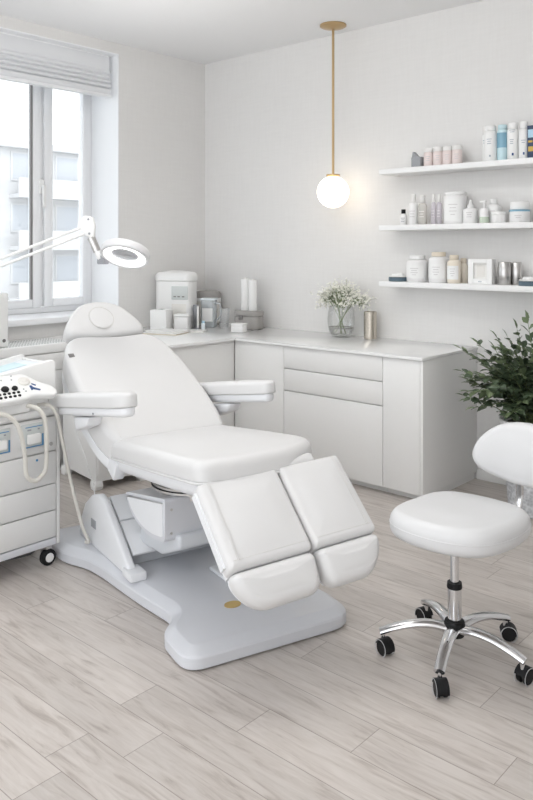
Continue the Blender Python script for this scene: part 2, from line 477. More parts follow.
for nm, lb, x, y, zc, r in (('leafy_tree', 'pale green tree outside low in the right window pane', -17.5, 12.0, -2.3, 1.35),
                            ('leafy_tree', 'pale green tree outside low in the left window pane', -17, 8.7, -3.2, 1.5)):
    t = thing(nm, lb, 'tree', (x, y, -4))
    bm = B(); tube(bm, [(0, 0, 0), (.05, 0, zc+4)], .12); obj('trunk', bm, 'stem', t)
    bm = B(); crown(bm, Vector((0, 0, zc+4)), r, 420); obj('foliage', bm, 'tree', t)

# ------------------------------------------------------------------ built-in cabinets and worktops
CF, CT = 4.09, .884
def front_panel(name, x0, x1, z0, z1, parent):
    bm = B(); box(bm, x0+.0015, x1-.0015, -.002, .018, z0+.0015, z1-.0015, .0015); return obj(name, bm, 'cabinet', parent)
def carcass(name, label, x0, x1):
    w = x1-x0
    t = thing(name, label, 'cabinet', (x0, CF, 0))
    bm = B(); box(bm, .002, w-.002, .0195, YB-CF-.001, .05, .862); obj('body', bm, 'cabinet', t, smooth=False)
    bm = B(); box(bm, .002, w-.002, .055, YB-CF-.001, 0, .05); obj('plinth', bm, 'cabinet', t, smooth=False)
    return t, w
t, w = carcass('base_cabinet', 'off-white corner cupboard with one door, left of the drawer unit', -3.982, -3.507)
front_panel('door', 0, w, .045, .862, t)
t, w = carcass('drawer_cabinet', 'off-white base unit with two shallow drawers over one deep front', -3.506, -2.690)
for z0, z1 in ((.045, .551), (.554, .704), (.707, .862)): front_panel('drawer', 0, w, z0, z1, t)
t, w = carcass('base_cabinet', 'off-white narrow end cupboard with one door and a wide side panel beside the plant', -2.689, -2.422)
front_panel('door', 0, w, .045, .862, t)
bm = B(); box(bm, w, w+.02, -.002, YB-CF-.001, .045, .862, .0015); obj('end_panel', bm, 'cabinet', t)
bm = B(); box(bm, w-.002, w+.008, .055, YB-CF-.016, 0, .045); obj('plinth', bm, 'cabinet', t, smooth=False)
t = thing('base_cabinet', 'off-white run of cupboards under the left-hand worktop beside the window wall', 'cabinet', (-3.985, 3.42, 0))
bm = B(); box(bm, -1.03, -.0195, 0, YB-3.42-.002, .05, .862); obj('body', bm, 'cabinet', t, smooth=False)
bm = B(); box(bm, -1.03, -.055, 0, YB-3.42-.002, 0, .05); obj('plinth', bm, 'cabinet', t, smooth=False)
bm = B(); box(bm, -.018, .0, .0015, CF-3.42-.004, .045, .862, .0015); obj('door', bm, 'cabinet', t)
# one L-shaped top
bm = B()
L = [(XL+.002, 3.40), (-3.965, 3.40), (-3.965, 4.07), (-2.395, 4.07), (-2.395, YB-.002), (XL+.002, YB-.002)]
prism(bm, L, .8645, CT, lambda a, b, d: (a, b, d), bev=.003)
o = obj('worktop', bm, 'worktop'); set_props(o, 'glossy white L-shaped worktop running over the base cabinets along two walls', 'worktop')

# low unit under the window
t = thing('low_cabinet', 'white low unit with a perforated top standing under the window sill', 'cabinet', (-4.63, 2.3, 0))
bm = B(); box(bm, -.405, -.02, -.55, 1.0, 0, .825); obj('body', bm, 'cabinet', t, smooth=False)
bm = B(); box(bm, -.407, .0, -.56, 1.02, .826, .884, .006); obj('top', bm, 'white', t)
bm = B()
for i in range(36):
    for j in range(9):
        a, b = .06+.022*i, -.33+.033*j
        box(bm, b, b+.018, a, a+.012, .8835, .8848)
obj('vent_grid', bm, 'screen_grey', t, smooth=False)
for z0, z1 in ((.06, .70), (.706, .82)):
    bm = B(); box(bm, -.02, .0, -.5, .99, z0, z1, .002); obj('drawer', bm, 'cabinet', t)

# footed low cabinet behind the chair
t = thing('footed_cabinet', 'white low cabinet on small block feet behind the treatment chair', 'cabinet', (-4.075, 2.925, 0), R(-9))
bm = B(); box(bm, -.50, 0, 0, .36, .055, .765, .004); obj('body', bm, 'cabinet', t)
bm = B(); box(bm, .0, .016, .005, .355, .10, .60, .003); obj('door', bm, 'cabinet', t)
bm = B(); box(bm, .0, .016, .005, .355, .61, .755, .003); obj('drawer', bm, 'cabinet', t)
for x, y in ((-.055, -.012), (-.055, .315), (-.50, -.012), (-.50, .315)):
    bm = B(); prism(bm, [(x, 0), (x+.055, 0), (x+.068, .03), (x+.06, .06), (x-.005, .06), (x-.012, .03)], y, y+.055, lambda a, b, d: (a, d, b), bev=.005); obj('foot', bm, 'white', t)

# ------------------------------------------------------------------ wall shelves
SH = {1: 2.095, 2: 1.703, 3: 1.310}
for k, nm in ((1, 'topmost'), (2, 'middle'), (3, 'lowest')):
    bm = B(); box(bm, -3.04, -1.2, 4.57, YB-.001, SH[k]-.037, SH[k], .003)
    o = obj('wall_shelf', bm, 'shelf'); o.location = (0, 0, 0)
    set_props(o, 'long white floating shelf on the back wall, %s of the three' % nm, 'shelf', 'floating wall shelves')

def bottle(name, label, cat, x, y, z, parts, prints=(), group=None, seg=24, loc_z=None):
    t = thing(name, label, cat, (x, y, z), 0, group)
    for pn, prof, m in parts:
        bm = B(); lathe(bm, prof, seg); obj(pn, bm, m, t, angle=45)
    if prints:
        byn = {}
        for q in prints:
            pn, r, z0, z1, a0, a1, m = q
            byn.setdefault((pn, m), []).append(q)
        for (pn, m), qs in byn.items():
            bm = B()
            for _, r, z0, z1, a0, a1, _m in qs: patch(bm, r, z0, z1, a0, a1)
            obj(pn, bm, m, t)
    return t
def rc(r, h, e=.004):       # rounded cylinder profile
    return [(0, 0), (r-e, 0), (r-e*.3, e*.3), (r, e), (r, h-e), (r-e*.3, h-e*.3), (r-e, h), (0, h)]
def up(prof, dz): return [(r, z+dz) for r, z in prof]
def lines(r, z, n, step, wid=40, c=-75, m='print', hgt=.004):
    out = []
    for i in range(n):
        ww = wid*(1, .7, .85, .5)[i % 4]
        out.append(('print', r, z-i*step-hgt, z-i*step, c-ww/2, c+ww/2, m))
    return out
# --- top shelf
z = SH[1]
t = thing('dispenser', 'grey pointed small dispenser at the left end of the top shelf', 'dispenser', (-2.785, 4.66, z))
bm = B(); box(bm, -.03, .042, -.03, .03, 0, .075, .006); obj('body', bm, 'grey_mid', t)
bm = B(); prism(bm, [(-.03, .075), (.02, .075), (.0, .085), (-.018, .112), (-.026, .112)], -.018, .018, lambda a, b, d: (a, d, b), bev=.003); obj('nozzle', bm, 'grey_mid', t)
bm = B(); lathe(bm, rc(.018, .012), 16, T(-.09, 0, 0)); 
o = obj('pill_cap', bm, 'white'); o.location = (-2.785, 4.66, z); set_props(o, 'tiny flat white cap lying left of the grey dispenser on the top shelf', 'cap')
pos = ('leftmost of the four', 'second from the left', 'third from the left', 'rightmost of the four')
for i, x in enumerate((-2.700, -2.627, -2.556, -2.486)):
    bottle('supplement_jar', 'pink jar with white lid on the top shelf, '+pos[i], 'jar', x, 4.67, z,
           [('body', [(0, 0), (.031, 0), (.034, .004), (.034, .096), (.03, .101), (0, .101)], 'pink'), ('lid', up(rc(.033, .03, .004), .1005), 'lid_white')],
           lines(.0343, .072, 3, .014, 50, -70, 'print_soft'), 'pink jars on the top shelf')
def tall(name, label, cat, x, y, h, r, body, cap, cap_h, prints=(), z=SH[1], group='tall bottles on the top shelf', sh=.85, neck=None):
    hb = h-cap_h
    nr = neck or r*sh
    return bottle(name, label, cat, x, y, z, [
        ('body', [(0, 0), (r-.004, 0), (r, .004), (r, hb-.02), (r*.97, hb-.01), (nr, hb-.001), (0, hb-.0005)], body),
        ('cap', up(rc(nr, cap_h, .004), hb), cap)], prints, group)
tall('pump_bottle', 'slim white bottle half hidden, leftmost of the tall bottles on the top shelf', 'bottle', -2.300, 4.715, .24, .027, 'white', 'lid_white', .05, lines(.0273, .15, 2, .016, 40, -95))
tall('lotion_bottle', 'wide white bottle with faint print, left of the teal tube', 'bottle', -2.237, 4.65, .232, .041, 'white', 'white', .035, lines(.0413, .145, 3, .014, 45, -80)+[('mark', .0413, .03, .042, -80, -66, 'print')], sh=.8)
tall('cream_tube', 'teal and blue tube among the tall white bottles on the top shelf', 'tube', -2.165, 4.665, .232, .034, 'teal', 'teal', .03, [('label_band', .0343, .085, .18, -150, -20, 'sea_blue')])
tall('lotion_bottle', 'tall white bottle with dark square mark, right of the teal tube', 'bottle', -2.093, 4.66, .237, .036, 'white', 'white', .04, lines(.0363, .19, 2, .012, 60, -75)+[('small_print',)+q[1:] for q in lines(.0363, .13, 3, .012, 40, -80)]+[('mark', .0363, .028, .044, -78, -60, 'logo_blue')], sh=.8)
tall('lotion_bottle', 'tall white bottle with small print beside the navy box', 'bottle', -2.022, 4.66, .238, .032, 'white', 'white', .045, lines(.0323, .12, 2, .014, 50, -75)+[('mark', .0323, .028, .044, -78, -60, 'logo_blue')], sh=.72)
t = thing('product_box', 'navy box with yellow and pale patches on the top shelf at the right frame edge', 'box', (-1.955, 4.66, z))
bm = B(); box(bm, -.033, .033, -.03, .03, 0, .205, .001); obj('carton', bm, 'navy', t)
bm = B(); box(bm, -.026, .01, -.031, -.0295, .045, .075); obj('print', bm, 'yellow', t, smooth=False)
bm = B(); box(bm, -.026, .0, -.031, -.0295, .10, .112); obj('print', bm, 'yellow', t, smooth=False)
bm = B(); box(bm, -.028, .02, -.031, -.0295, .13, .18); obj('picture', bm, 'light_blue', t, smooth=False)
# --- middle shelf
z = SH[2]
bottle('dropper_bottle', 'tiny clear bottle with black cap at the left end of the middle shelf', 'bottle', -2.894, 4.66, z,
       [('body', [(0, 0), (.023, 0), (.025, .003), (.025, .062), (.02, .075), (.013, .08), (0, .08)], 'jar_white'), ('cap', up(rc(.015, .03, .002), .08), 'rubber')], lines(.0253, .05, 3, .012, 60, -70, 'grey_mid'))
def clear(x, y, h, r, m, label, capm='lid_white', group='clear bottles on the middle shelf', fill=None):
    bottle('toner_bottle', label, 'bottle', x, y, SH[2],
       [('body', [(0, 0), (r-.003, 0), (r, .003), (r, h*.62), (r*.8, h*.7), (r*.5, h*.73), (0, h*.73)], m), ('cap', up(rc(r*.55, h*.26, .002), h*.731), capm)],
       lines(r+.0004, h*.45, 3, h*.09, 70, -75, 'print_soft'), group)
clear(-2.814, 4.66, .214, .034, 'jar_white', 'pale frosted bottle second from the left on the middle shelf')
clear(-2.742, 4.66, .205, .031, 'clear_bottle', 'see-through bottle with yellowish liquid on the middle shelf')
clear(-2.655, 4.655, .207, .017, 'lilac_bottle', 'thin pale lilac bottle, left one of the slim pair on the middle shelf')
clear(-2.617, 4.665, .207, .018, 'lilac_bottle', 'thin pale lilac bottle, right one of the slim pair on the middle shelf')
bottle('storage_canister', 'large white canister with flat lid, widest thing on the middle shelf', 'canister', -2.504, 4.68, z,
       [('body', [(0, 0), (.072, 0), (.077, .005), (.077, .188), (.07, .194), (0, .194)], 'jar_white'), ('lid', up(rc(.072, .02, .004), .194), 'white')],
       [('label_band', .0772, .02, .165, -140, -30, 'white')]+lines(.078, .13, 4, .022, 44, -75, 'print_soft'))
bottle('squeeze_bottle', 'small white bottle with a tapering nozzle right of the big canister', 'bottle', -2.369, 4.63, z,
       [('body', [(0, 0), (.043, 0), (.046, .004), (.046, .088), (.036, .098), (.02, .102), (0, .102)], 'jar_white'), ('nozzle', [(0, .102), (.021, .102), (.02, .12), (.011, .128), (.008, .152), (0, .154)], 'white')],
       lines(.0463, .072, 3, .014, 50, -75, 'print_soft'))
t = bottle('pump_dispenser', 'small pump dispenser with greenish liquid on the middle shelf', 'bottle', -2.268, 4.62, z,
       [('body', [(0, 0), (.027, 0), (.029, .003), (.029, .085), (.02, .096), (0, .096)], 'jar_white'), ('liquid_band', [(0, .002), (.0295, .002), (.0295, .04), (0, .04)], 'green_gel')], [])
bm = B(); tube(bm, [(0, 0, .096), (0, 0, .135)], .006); box(bm, -.03, .012, -.008, .008, .132, .146, .004); obj('pump', bm, 'white', t)
bottle('lotion_bottle', 'short stout white bottle behind the small pump dispenser', 'bottle', -2.242, 4.70, z,
       [('body', [(0, 0), (.045, 0), (.049, .004), (.049, .105), (.036, .122), (.02, .126), (0, .126)], 'white'), ('cap', up(rc(.022, .03, .003), .126), 'white')], lines(.0493, .08, 2, .014, 40, -75, 'print_soft'))
bottle('cream_jar', 'short white lidded pot in front of the stout bottle on the middle shelf', 'jar', -2.172, 4.625, z,
       [('body', [(0, 0), (.04, 0), (.045, .006), (.046, .05), (0, .05)], 'jar_white'), ('lid', up(rc(.0475, .02, .004), .0502), 'white')])
bottle('cream_jar', 'big white jar with dark band and thick lid at the right of the middle shelf', 'jar', -2.050, 4.66, z,
       [('body', [(0, 0), (.056, 0), (.062, .006), (.062, .072), (.055, .078), (0, .078)], 'jar_white'), ('band', [(.0, .068), (.0635, .068), (.0635, .079), (0, .079)], 'sea_blue'), ('lid', up(rc(.058, .052, .006), .0792), 'white')],
       lines(.0623, .045, 2, .012, 40, -75, 'print_soft'))
# --- lowest shelf
z = SH[3]
def dish(x, y, label):
    bottle('soap_dish', label, 'dish', x, y, z, [('base', [(0, 0), (.06, 0), (.065, .004), (.065, .026), (.06, .03), (0, .03)], 'slate'),
        ('rim', [(0, .03), (.062, .03), (.066, .034), (.06, .04), (0, .04)], 'lid_white'), ('cover', [(0, .04), (.045, .04), (.04, .055), (.0, .058)], 'jar_white')], [], 'dark-based dishes on the lowest shelf')
dish(-2.926, 4.64, 'flat white dish on a dark base at the left end of the lowest shelf')
dish(-1.975, 4.635, 'flat white dish on a dark base right of the steel cups')
def jar(x, y, h, r, body, lid, label, name='powder_jar', lr=.72, lh=.03, sh=.78):
    hb = h-lh
    bottle(name, label, 'jar', x, y, z, [('body', [(0, 0), (r-.006, 0), (r, .006), (r, hb*.84), (r*.96, hb*.92), (r*lr, hb-.001), (0, hb-.0005)], body), ('lid', up(rc(r*lr, lh, .004), hb), lid)],
        [('label_band', r+.0003, h*.14, h*.62, -150, -25, 'white')]+lines(r+.001, h*.52, 4, h*.08, 46, -78, 'print_soft'))
jar(-2.788, 4.67, .185, .074, 'jar_white', 'white', 'wide white jar with white lid on the lowest shelf')
jar(-2.618, 4.66, .206, .066, 'jar_white', 'beige_lid', 'white jar with beige lid, second jar on the lowest shelf')
jar(-2.495, 4.645, .187, .045, 'beige', 'beige_lid', 'slim cream bottle with white label on the lowest shelf', 'cream_bottle', lr=.66)
bottle('oil_bottle', 'beige bottle half hidden behind the slim cream bottle', 'bottle', -2.474, 4.735, z, [('body', [(0, 0), (.029, 0), (.031, .003), (.031, .11), (.02, .13), (0, .13)], 'beige'), ('cap', up(rc(.02, .035, .003), .13), 'beige_lid')])
bottle('oil_bottle', 'tiny beige vial left of the white picture frame', 'vial', -2.408, 4.70, z, [('body', [(0, 0), (.012, 0), (.013, .002), (.013, .04), (0, .045)], 'beige'), ('cap', up(rc(.008, .018, .002), .045), 'white')])
t = thing('picture_frame', 'white square box frame with a pale picture on the lowest shelf', 'frame', (-2.301, 4.65, z), R(4))
bm = B()
for a in ((-.08, -.045, 0, .162), (.045, .08, 0, .162), (-.045, .045, 0, .035), (-.045, .045, .135, .162)): box(bm, a[0], a[1], -.03, .03, a[2], a[3], .0015)
obj('frame', bm, 'white', t)
bm = B(); box(bm, -.046, .046, -.012, -.004, .034, .136); obj('mat', bm, 'paper', t, smooth=False)
bm = B(); box(bm, -.026, .026, -.0135, -.0121, .047, .122); obj('picture', bm, 'cream', t, smooth=False)
bm = B(); box(bm, -.012, .012, -.0306, -.0302, .014, .019); obj('print', bm, 'print', t, smooth=False)
for x, y, r, h, lb in ((-2.150, 4.66, .040, .145, 'brushed steel cup, left one of the pair on the lowest shelf'), (-2.092, 4.71, .035, .142, 'brushed steel cup, right and further back of the pair')):
    bottle('steel_cup', lb, 'cup', x, y, z, [('body', [(0, 0), (r-.002, 0), (r, .002), (r, h-.003), (r-.003, h), (r-.006, h-.003), (r-.007, h-.03), (0, h-.03)], 'steel')], [], 'steel cups on the lowest shelf')

# ------------------------------------------------------------------ pendant lamp
t = thing('pendant_lamp', 'brass pendant lamp with a glowing white globe hanging from the ceiling', 'lamp', (-3.44, 4.57, ZC))
bm = B(); lathe(bm, [(0, -.035), (.02, -.034), (.085, -.02), (.098, -.012), (.098, -.001), (0, -.001)], 40); obj('ceiling_plate', bm, 'brass', t, angle=30)
bm = B(); tube(bm, [(0, 0, -.03), (0, 0, -1.115)], .0095, 12); obj('rod', bm, 'brass', t)
bm = B(); lathe(bm, [(0, -1.100), (.05, -1.104), (.052, -1.112), (.045, -1.122), (0, -1.122)], 32); obj('globe_cap', bm, 'brass', t)
bm = B(); bmesh.ops.create_uvsphere(bm, u_segments=48, v_segments=28, radius=.118); bmesh.ops.translate(bm, vec=(0, 0, -1.234), verts=bm.verts); obj('globe', bm, 'opal', t)

# ------------------------------------------------------------------ things on the worktop
z = CT
t = thing('steriliser', 'white upright countertop steriliser with a grey display by the corner', 'steriliser', (-4.852, 4.285, z), R(24))
o8 = rpoly([(-.16, -.095), (.16, -.095), (.16, .095), (-.16, .095)], .06)
bm = B(); pad(bm, o8, 0, .385, .008, .012); obj('housing', bm, 'white', t, angle=30)
bm = B(); pad(bm, inset(o8, -.006), .386, .46, .04, .008, bulge=.012); obj('lid', bm, 'white', t, angle=30)
bm = B(); box(bm, .0, .145, -.102, -.094, .235, .345, .003); s = obj('display_panel', bm, 'screen_grey', t)
bm = B()
for a in (.02, .055, .095): box(bm, a, a+.022, -.1035, -.1015, .255, .264)
obj('button', bm, 'grey_dark', s, smooth=False)
bm = B(); box(bm, .0, .13, -.098, -.094, .04, .2, .002); obj('front_recess', bm, 'cream', t)
t = thing('tissue_box', 'white cube box standing in front of the steriliser', 'box', (-4.765, 4.05, z), R(25))
bm = B(); box(bm, -.07, .07, -.07, .07, 0, .165, .006); obj('carton', bm, 'white', t)
bm = B(); box(bm, -.02, .02, -.035, .035, .165, .1665); obj('slot', bm, 'screen_grey', t, smooth=False)
t = thing('cotton_box', 'low white lidded container right of the cube box', 'container', (-4.665, 4.185, z), R(30))
bm = B(); box(bm, -.058, .058, -.05, .05, 0, .105, .008); obj('body', bm, 'jar_white', t)
bm = B(); box(bm, -.06, .06, -.052, .052, .106, .128, .006); obj('lid', bm, 'white', t)
t = thing('standing_folder', 'thin dark grey folder standing upright between steriliser and jug', 'folder', (-4.645, 4.315, z), R(62))
bm = B(); box(bm, -.012, .010, -.06, .06, 0, .19, .003); obj('cover', bm, 'grey_mid', t)
bm = B(); box(bm, -.008, .006, -.0605, .0605, .012, .186); obj('sheets', bm, 'paper', t, smooth=False)
t = thing('wax_heater', 'grey rounded wax heater with dark lid in the corner behind the jug', 'heater', (-4.845, 4.64, z))
bm = B(); lathe(bm, [(0, 0), (.095, 0), (.105, .012), (.112, .1), (.11, .2), (0, .2)], 36); obj('body', bm, 'cream', t)
bm = B(); lathe(bm, [(0, .2005), (.113, .2005), (.115, .215), (.113, .228), (0, .228)], 36); obj('rim', bm, 'white', t)
bm = B(); lathe(bm, [(0, .2285), (.112, .2285), (.113, .262), (.10, .283), (.06, .292), (0, .294)], 36); obj('lid', bm, 'grey_warm', t)
t = thing('measuring_jug', 'see-through bluish square jug in front of the grey wax heater', 'jug', (-4.655, 4.47, z), R(30))
o8 = rpoly([(-.06, -.05), (.06, -.05), (.06, .05), (-.06, .05)], .022)
bm = B(); pad(bm, o8, .0, .225, .004, .008); obj('body', bm, 'jug_glass', t)
bm = B(); box(bm, -.066, .066, -.055, .055, .2255, .24, .005); obj('lid', bm, 'inlay_blue', t)
bm = B(); tube(bm, spline([(.058, 0, .2), (.095, 0, .19), (.1, 0, .1), (.06, 0, .05)]), .007); obj('handle', bm, 'jug_glass', t)
bm = B(); box(bm, -.045, .045, -.0515, -.0502, .05, .16); obj('label_print', bm, 'white', t, smooth=False)
t = thing('blue_tube', 'small blue capped tube on the worktop at the foot of the jug', 'tube', (-4.555, 4.31, z))
bm = B(); lathe(bm, rc(.016, .05, .003), 16); obj('body', bm, 'inlay_blue', t)
bm = B(); lathe(bm, up(rc(.012, .018, .002), .05), 16); obj('cap', bm, 'light_blue', t)
t = thing('tumbler', 'clear drinking glass right of the bluish jug on the worktop', 'glass', (-4.49, 4.485, z))
bm = B(); lathe(bm, [(0, .001), (.036, .001), (.044, .162), (.0425, .16)], 28, cap=False); obj('body', bm, 'tumbler_glass', t)
t = thing('storage_box', 'grey oval box holding two white rolls on the corner of the worktop', 'box', (-4.32, 4.60, z), R(12))
o8 = rpoly([(-.115, -.075), (.115, -.075), (.115, .075), (-.115, .075)], .06)
bm = B(); pad(bm, o8, 0, .105, .006, .008); obj('body', bm, 'grey_warm', t, angle=30)
bm = B(); pad(bm, inset(o8, -.002), .106, .148, .012, .003); obj('lid', bm, 'grey_warm', t, angle=30)
bm = B(); box(bm, -.05, -.012, -.083, -.074, .075, .11, .003); obj('latch', bm, 'grey_dark', t)
for dx, lb, hh in ((-.036, 'white paper roll standing on the grey box, left of the two', .255), (.036, 'white paper roll standing on the grey box, right of the two', .245)):
    c, s = math.cos(R(12)), math.sin(R(12))
    t = thing('paper_roll', lb, 'roll', (-4.32+dx*c, 4.60+dx*s, z+.1485), 0, 'white rolls on the grey box')
    bm = B(); lathe(bm, [(0, 0), (.0345, 0), (.0355, .002), (.0355, hh), (.033, hh+.003), (.014, hh+.003), (.014, hh-.002), (0, hh-.002)], 28); obj('sheet', bm, 'white', t)
    bm = B(); lathe(bm, [(.0135, hh-.001), (.0135, hh+.012), (.008, hh+.012), (0, hh+.005)], 20); obj('core', bm, 'paper', t)
t = thing('cream_box', 'small white lidded box near the worktop corner below the grey box', 'box', (-4.20, 4.36, z), R(15))
bm = B(); box(bm, -.052, .052, -.04, .04, 0, .05, .004); obj('body', bm, 'jar_white', t)
bm = B(); box(bm, -.054, .054, -.042, .042, .0505, .068, .004); obj('lid', bm, 'white', t)
for i, (x, y, a, w, d, zz, m, lb) in enumerate(((-4.55, 3.90, 20, .30, .21, 0, 'paper_tan', 'tan-edged magazine lying lowest on the left worktop'),
        (-4.58, 3.95, 8, .28, .2, .0105, 'paper', 'white brochure lying on top of the tan-edged magazine'),
        (-4.50, 4.14, 35, .20, .13, 0, 'paper', 'white leaflet lying in front of the low lidded container'))):
    t = thing('magazine', lb, 'magazine', (x, y, z+zz), R(a), 'papers on the left worktop')
    bm = B(); box(bm, -w/2, w/2, -d/2, d/2, 0, .010, .001); obj('pages', bm, m, t)
    bm = B(); box(bm, -w/2, w/2, -d/2, d/2, .0096, .0104); obj('cover', bm, 'white', t, smooth=False)

# vase with flowers
vx, vy = -3.412, 4.63
t = thing('glass_vase', 'clear barrel-shaped glass vase with water on the back worktop', 'vase', (vx, vy, CT))
vp = [(.062, 0), (.075, .012), (.09, .05), (.099, .10), (.1, .14), (.094, .19), (.084, .228)]
bm = B(); lathe(bm, [(0, .0), *vp, (.081, .228), (.0825, .222)], 44, cap=False); obj('body', bm, 'vase_glass', t, angle=60)
bm = B(); lathe(bm, [(0, .013), (.07, .019), (.084, .05), (.087, .066), (0, .066)], 44); obj('water', bm, 'water', t, angle=60)
bm = B(); lathe(bm, [(.0975, .066), (.0985, .069), (.0975, .073), (.0965, .069), (.0975, .066)], 44, cap=False)
for v in bm.verts:
    f = .94; v.co.x *= f; v.co.y *= f
obj('water_line', bm, 'grey_warm', t)
f = thing('flower_bouquet', 'airy bouquet of small white baby\'s breath standing in the glass vase', 'flowers', (vx, vy, CT))
stems = B(); blos = B(); lvs = B()
def leaf(bm, q, d, up_, ln, wd, mi=0, fold=.1):
    d = d.normalized(); s = d.cross(up_); s = s.normalized() if s.length > 1e-4 else d.orthogonal().normalized(); n = s.cross(d)
    a = bm.verts.new(q); b = bm.verts.new(q+d*ln-n*ln*.12)
    m1 = bm.verts.new(q+d*ln*.35+n*wd*.0); m2 = bm.verts.new(q+d*ln*.7-n*ln*.04)
    l1 = bm.verts.new(q+d*ln*.33+s*wd*.5+n*wd*fold); l2 = bm.verts.new(q+d*ln*.68+s*wd*.36+n*wd*fold*.6)
    r1 = bm.verts.new(q+d*ln*.33-s*wd*.5+n*wd*fold); r2 = bm.verts.new(q+d*ln*.68-s*wd*.36+n*wd*fold*.6)
    for fv in ((a, m1, l1), (m1, m2, l2, l1), (m2, b, l2), (a, r1, m1), (m1, r1, r2, m2), (m2, r2, b)): bm.faces.new(fv).material_index = mi
def floret(bm, q, r):
    n = Vector((rng.gauss(0, 1), rng.gauss(0, 1)-.4, rng.gauss(0, 1)+.5)).normalized(); a = n.orthogonal().normalized(); b = n.cross(a)
    for k in range(5):
        t0 = 2*PI*k/5+rng.random()*.4
        d = a*math.cos(t0)+b*math.sin(t0); e = n.cross(d)
        v = [bm.verts.new(q), bm.verts.new(q+d*r*.6+e*r*.42+n*r*.3), bm.verts.new(q+d*r+n*r*.45), bm.verts.new(q+d*r*.6-e*r*.42+n*r*.3)]
        bm.faces.new(v)
for k in range(32):
    a = rng.random()*2*PI; rr = math.sqrt(rng.random())
    foot = Vector((.075*math.cos(a+2.7)*rr, .06*math.sin(a+2.7)*rr, .025))
    neck = Vector((.07*math.cos(a)*rr, .06*math.sin(a)*rr, .215))
    top = Vector((.015+.21*math.cos(a)*rr, .085*math.sin(a)*rr-.01, .37-.11*rr*rr+rng.uniform(-.02, .03)))
    tube(stems, spline([foot, neck, (neck+top)/2+Vector((0, 0, .02)), top] if k % 3 == 0 else [neck, (neck+top)/2+Vector((0, 0, .02)), top], 5), .0016, 5)
    for _ in range(30):
        q = top+Vector((rng.gauss(0, .034), max(-.05, min(.05, rng.gauss(-.004, .024))), rng.gauss(-.012, .028)))
        floret(blos, q, rng.uniform(.006, .0105))
        if rng.random() < .22: tube(stems, [top.lerp(neck, .35), q], .0008, 4)
    for _ in range(5):
        q = neck.lerp(top, rng.uniform(.3, .95))
        leaf(lvs, q, Vector((rng.gauss(0, 1), rng.gauss(-.3, .6), rng.uniform(-.2, .8))), Vector((0, 0, 1)), rng.uniform(.025, .045), .011)
for k in range(60):
    a = rng.random()*2*PI; rr = rng.uniform(.75, 1.08)
    floret(blos, Vector((.2*math.cos(a)*rr, .11*math.sin(a)*rr-.01, .30+rng.uniform(-.06, .1))), rng.uniform(.004, .007))
obj('stems', stems, 'floret_green', f); obj('blossoms', blos, 'floret', f, smooth=False, kind='stuff'); obj('leaves', lvs, 'floret_green', f, smooth=False)
t = thing('metal_tumbler', 'champagne-coloured brushed metal cylinder beside the glass vase', 'canister', (-3.189, 4.685, CT))
bm = B(); r, h = .047, .197
lathe(bm, [(0, 0), (r-.002, 0), (r, .002), (r, h-.002), (r-.002, h), (r-.005, h-.002), (r-.006, h-.02), (0, h-.02)], 36); obj('body', bm, 'champagne_steel', t)

# ------------------------------------------------------------------ potted plant
px_, py_ = -1.845, 4.43
t = thing('potted_plant', 'dark green bushy potted plant standing on the floor behind the stool', 'plant', (px_, py_, 0))
bm = B(); lathe(bm, [(0, 0), (.15, 0), (.16, .01), (.185, .34), (.187, .40), (0, .40)], 48); b_ = obj('basket', bm, 'woven_grey', t)
bm = B(); lathe(bm, [(0, .4005), (.185, .4005), (.205, .50), (.215, .535), (.207, .54), (.195, .53), (.185, .50), (0, .50)], 48); obj('pot_rim', bm, 'white', t)
bm = B(); lathe(bm, [(0, .502), (.183, .502), (.17, .51), (0, .515)], 32); obj('soil', bm, 'soil', t)
st = B(); fo = B()
def branch(p0, p1, sag, n, ln, w0):
    mid = (p0+p1)/2+Vector((0, 0, sag)); path = spline([p0, mid, p1], 10)
    tube(st, path, lambda u: .004*(1-u*.7), 5)
    for i in range(n):
        u = .22+.78*(i+.5)/n; k = u*(len(path)-1); q = path[int(k)].lerp(path[min(int(k)+1, len(path)-1)], k % 1)
        d = (path[min(int(k)+1, len(path)-1)]-path[max(int(k)-1, 0)]).normalized()
        side = d.cross(Vector((0, 0, 1))); side = side.normalized() if side.length > 1e-3 else d.orthogonal()
        side = Matrix.Rotation(rng.uniform(-.5, .5), 3, d) @ side
        s = 1 if i % 2 else -1
        leaf(fo, q, side*s*rng.uniform(.7, 1.1)+d*rng.uniform(.4, .9)+Vector((0, 0, rng.uniform(-.35, .3))), Vector((rng.gauss(0, .4), rng.gauss(0, .4), 1)), ln*rng.uniform(.75, 1.15), ln*w0, 1 if (u > .85 and rng.random() < .6) else 0)
    leaf(fo, path[-1], path[-1]-path[-3], Vector((0, 0, 1)), ln, ln*.45, 1)
for k in range(120):
    a = rng.random()*2*PI; e = rng.uniform(.15, 1.45)
    rad = rng.uniform(.34, .52)
    p0 = Vector((rng.uniform(-.07, .07), rng.uniform(-.07, .07), .51))
    d = Vector((math.cos(a)*math.cos(e), math.sin(a)*math.cos(e)*.8, math.sin(e)))
    tip = p0+Vector((d.x*rad, min(d.y*rad*.8, .16), d.z*rad*.98+.02))
    tip.x = max(tip.x, -.40)
    branch(p0, tip, rng.uniform(.02, .08), rng.randint(9, 12), rng.uniform(.058, .078), .60)
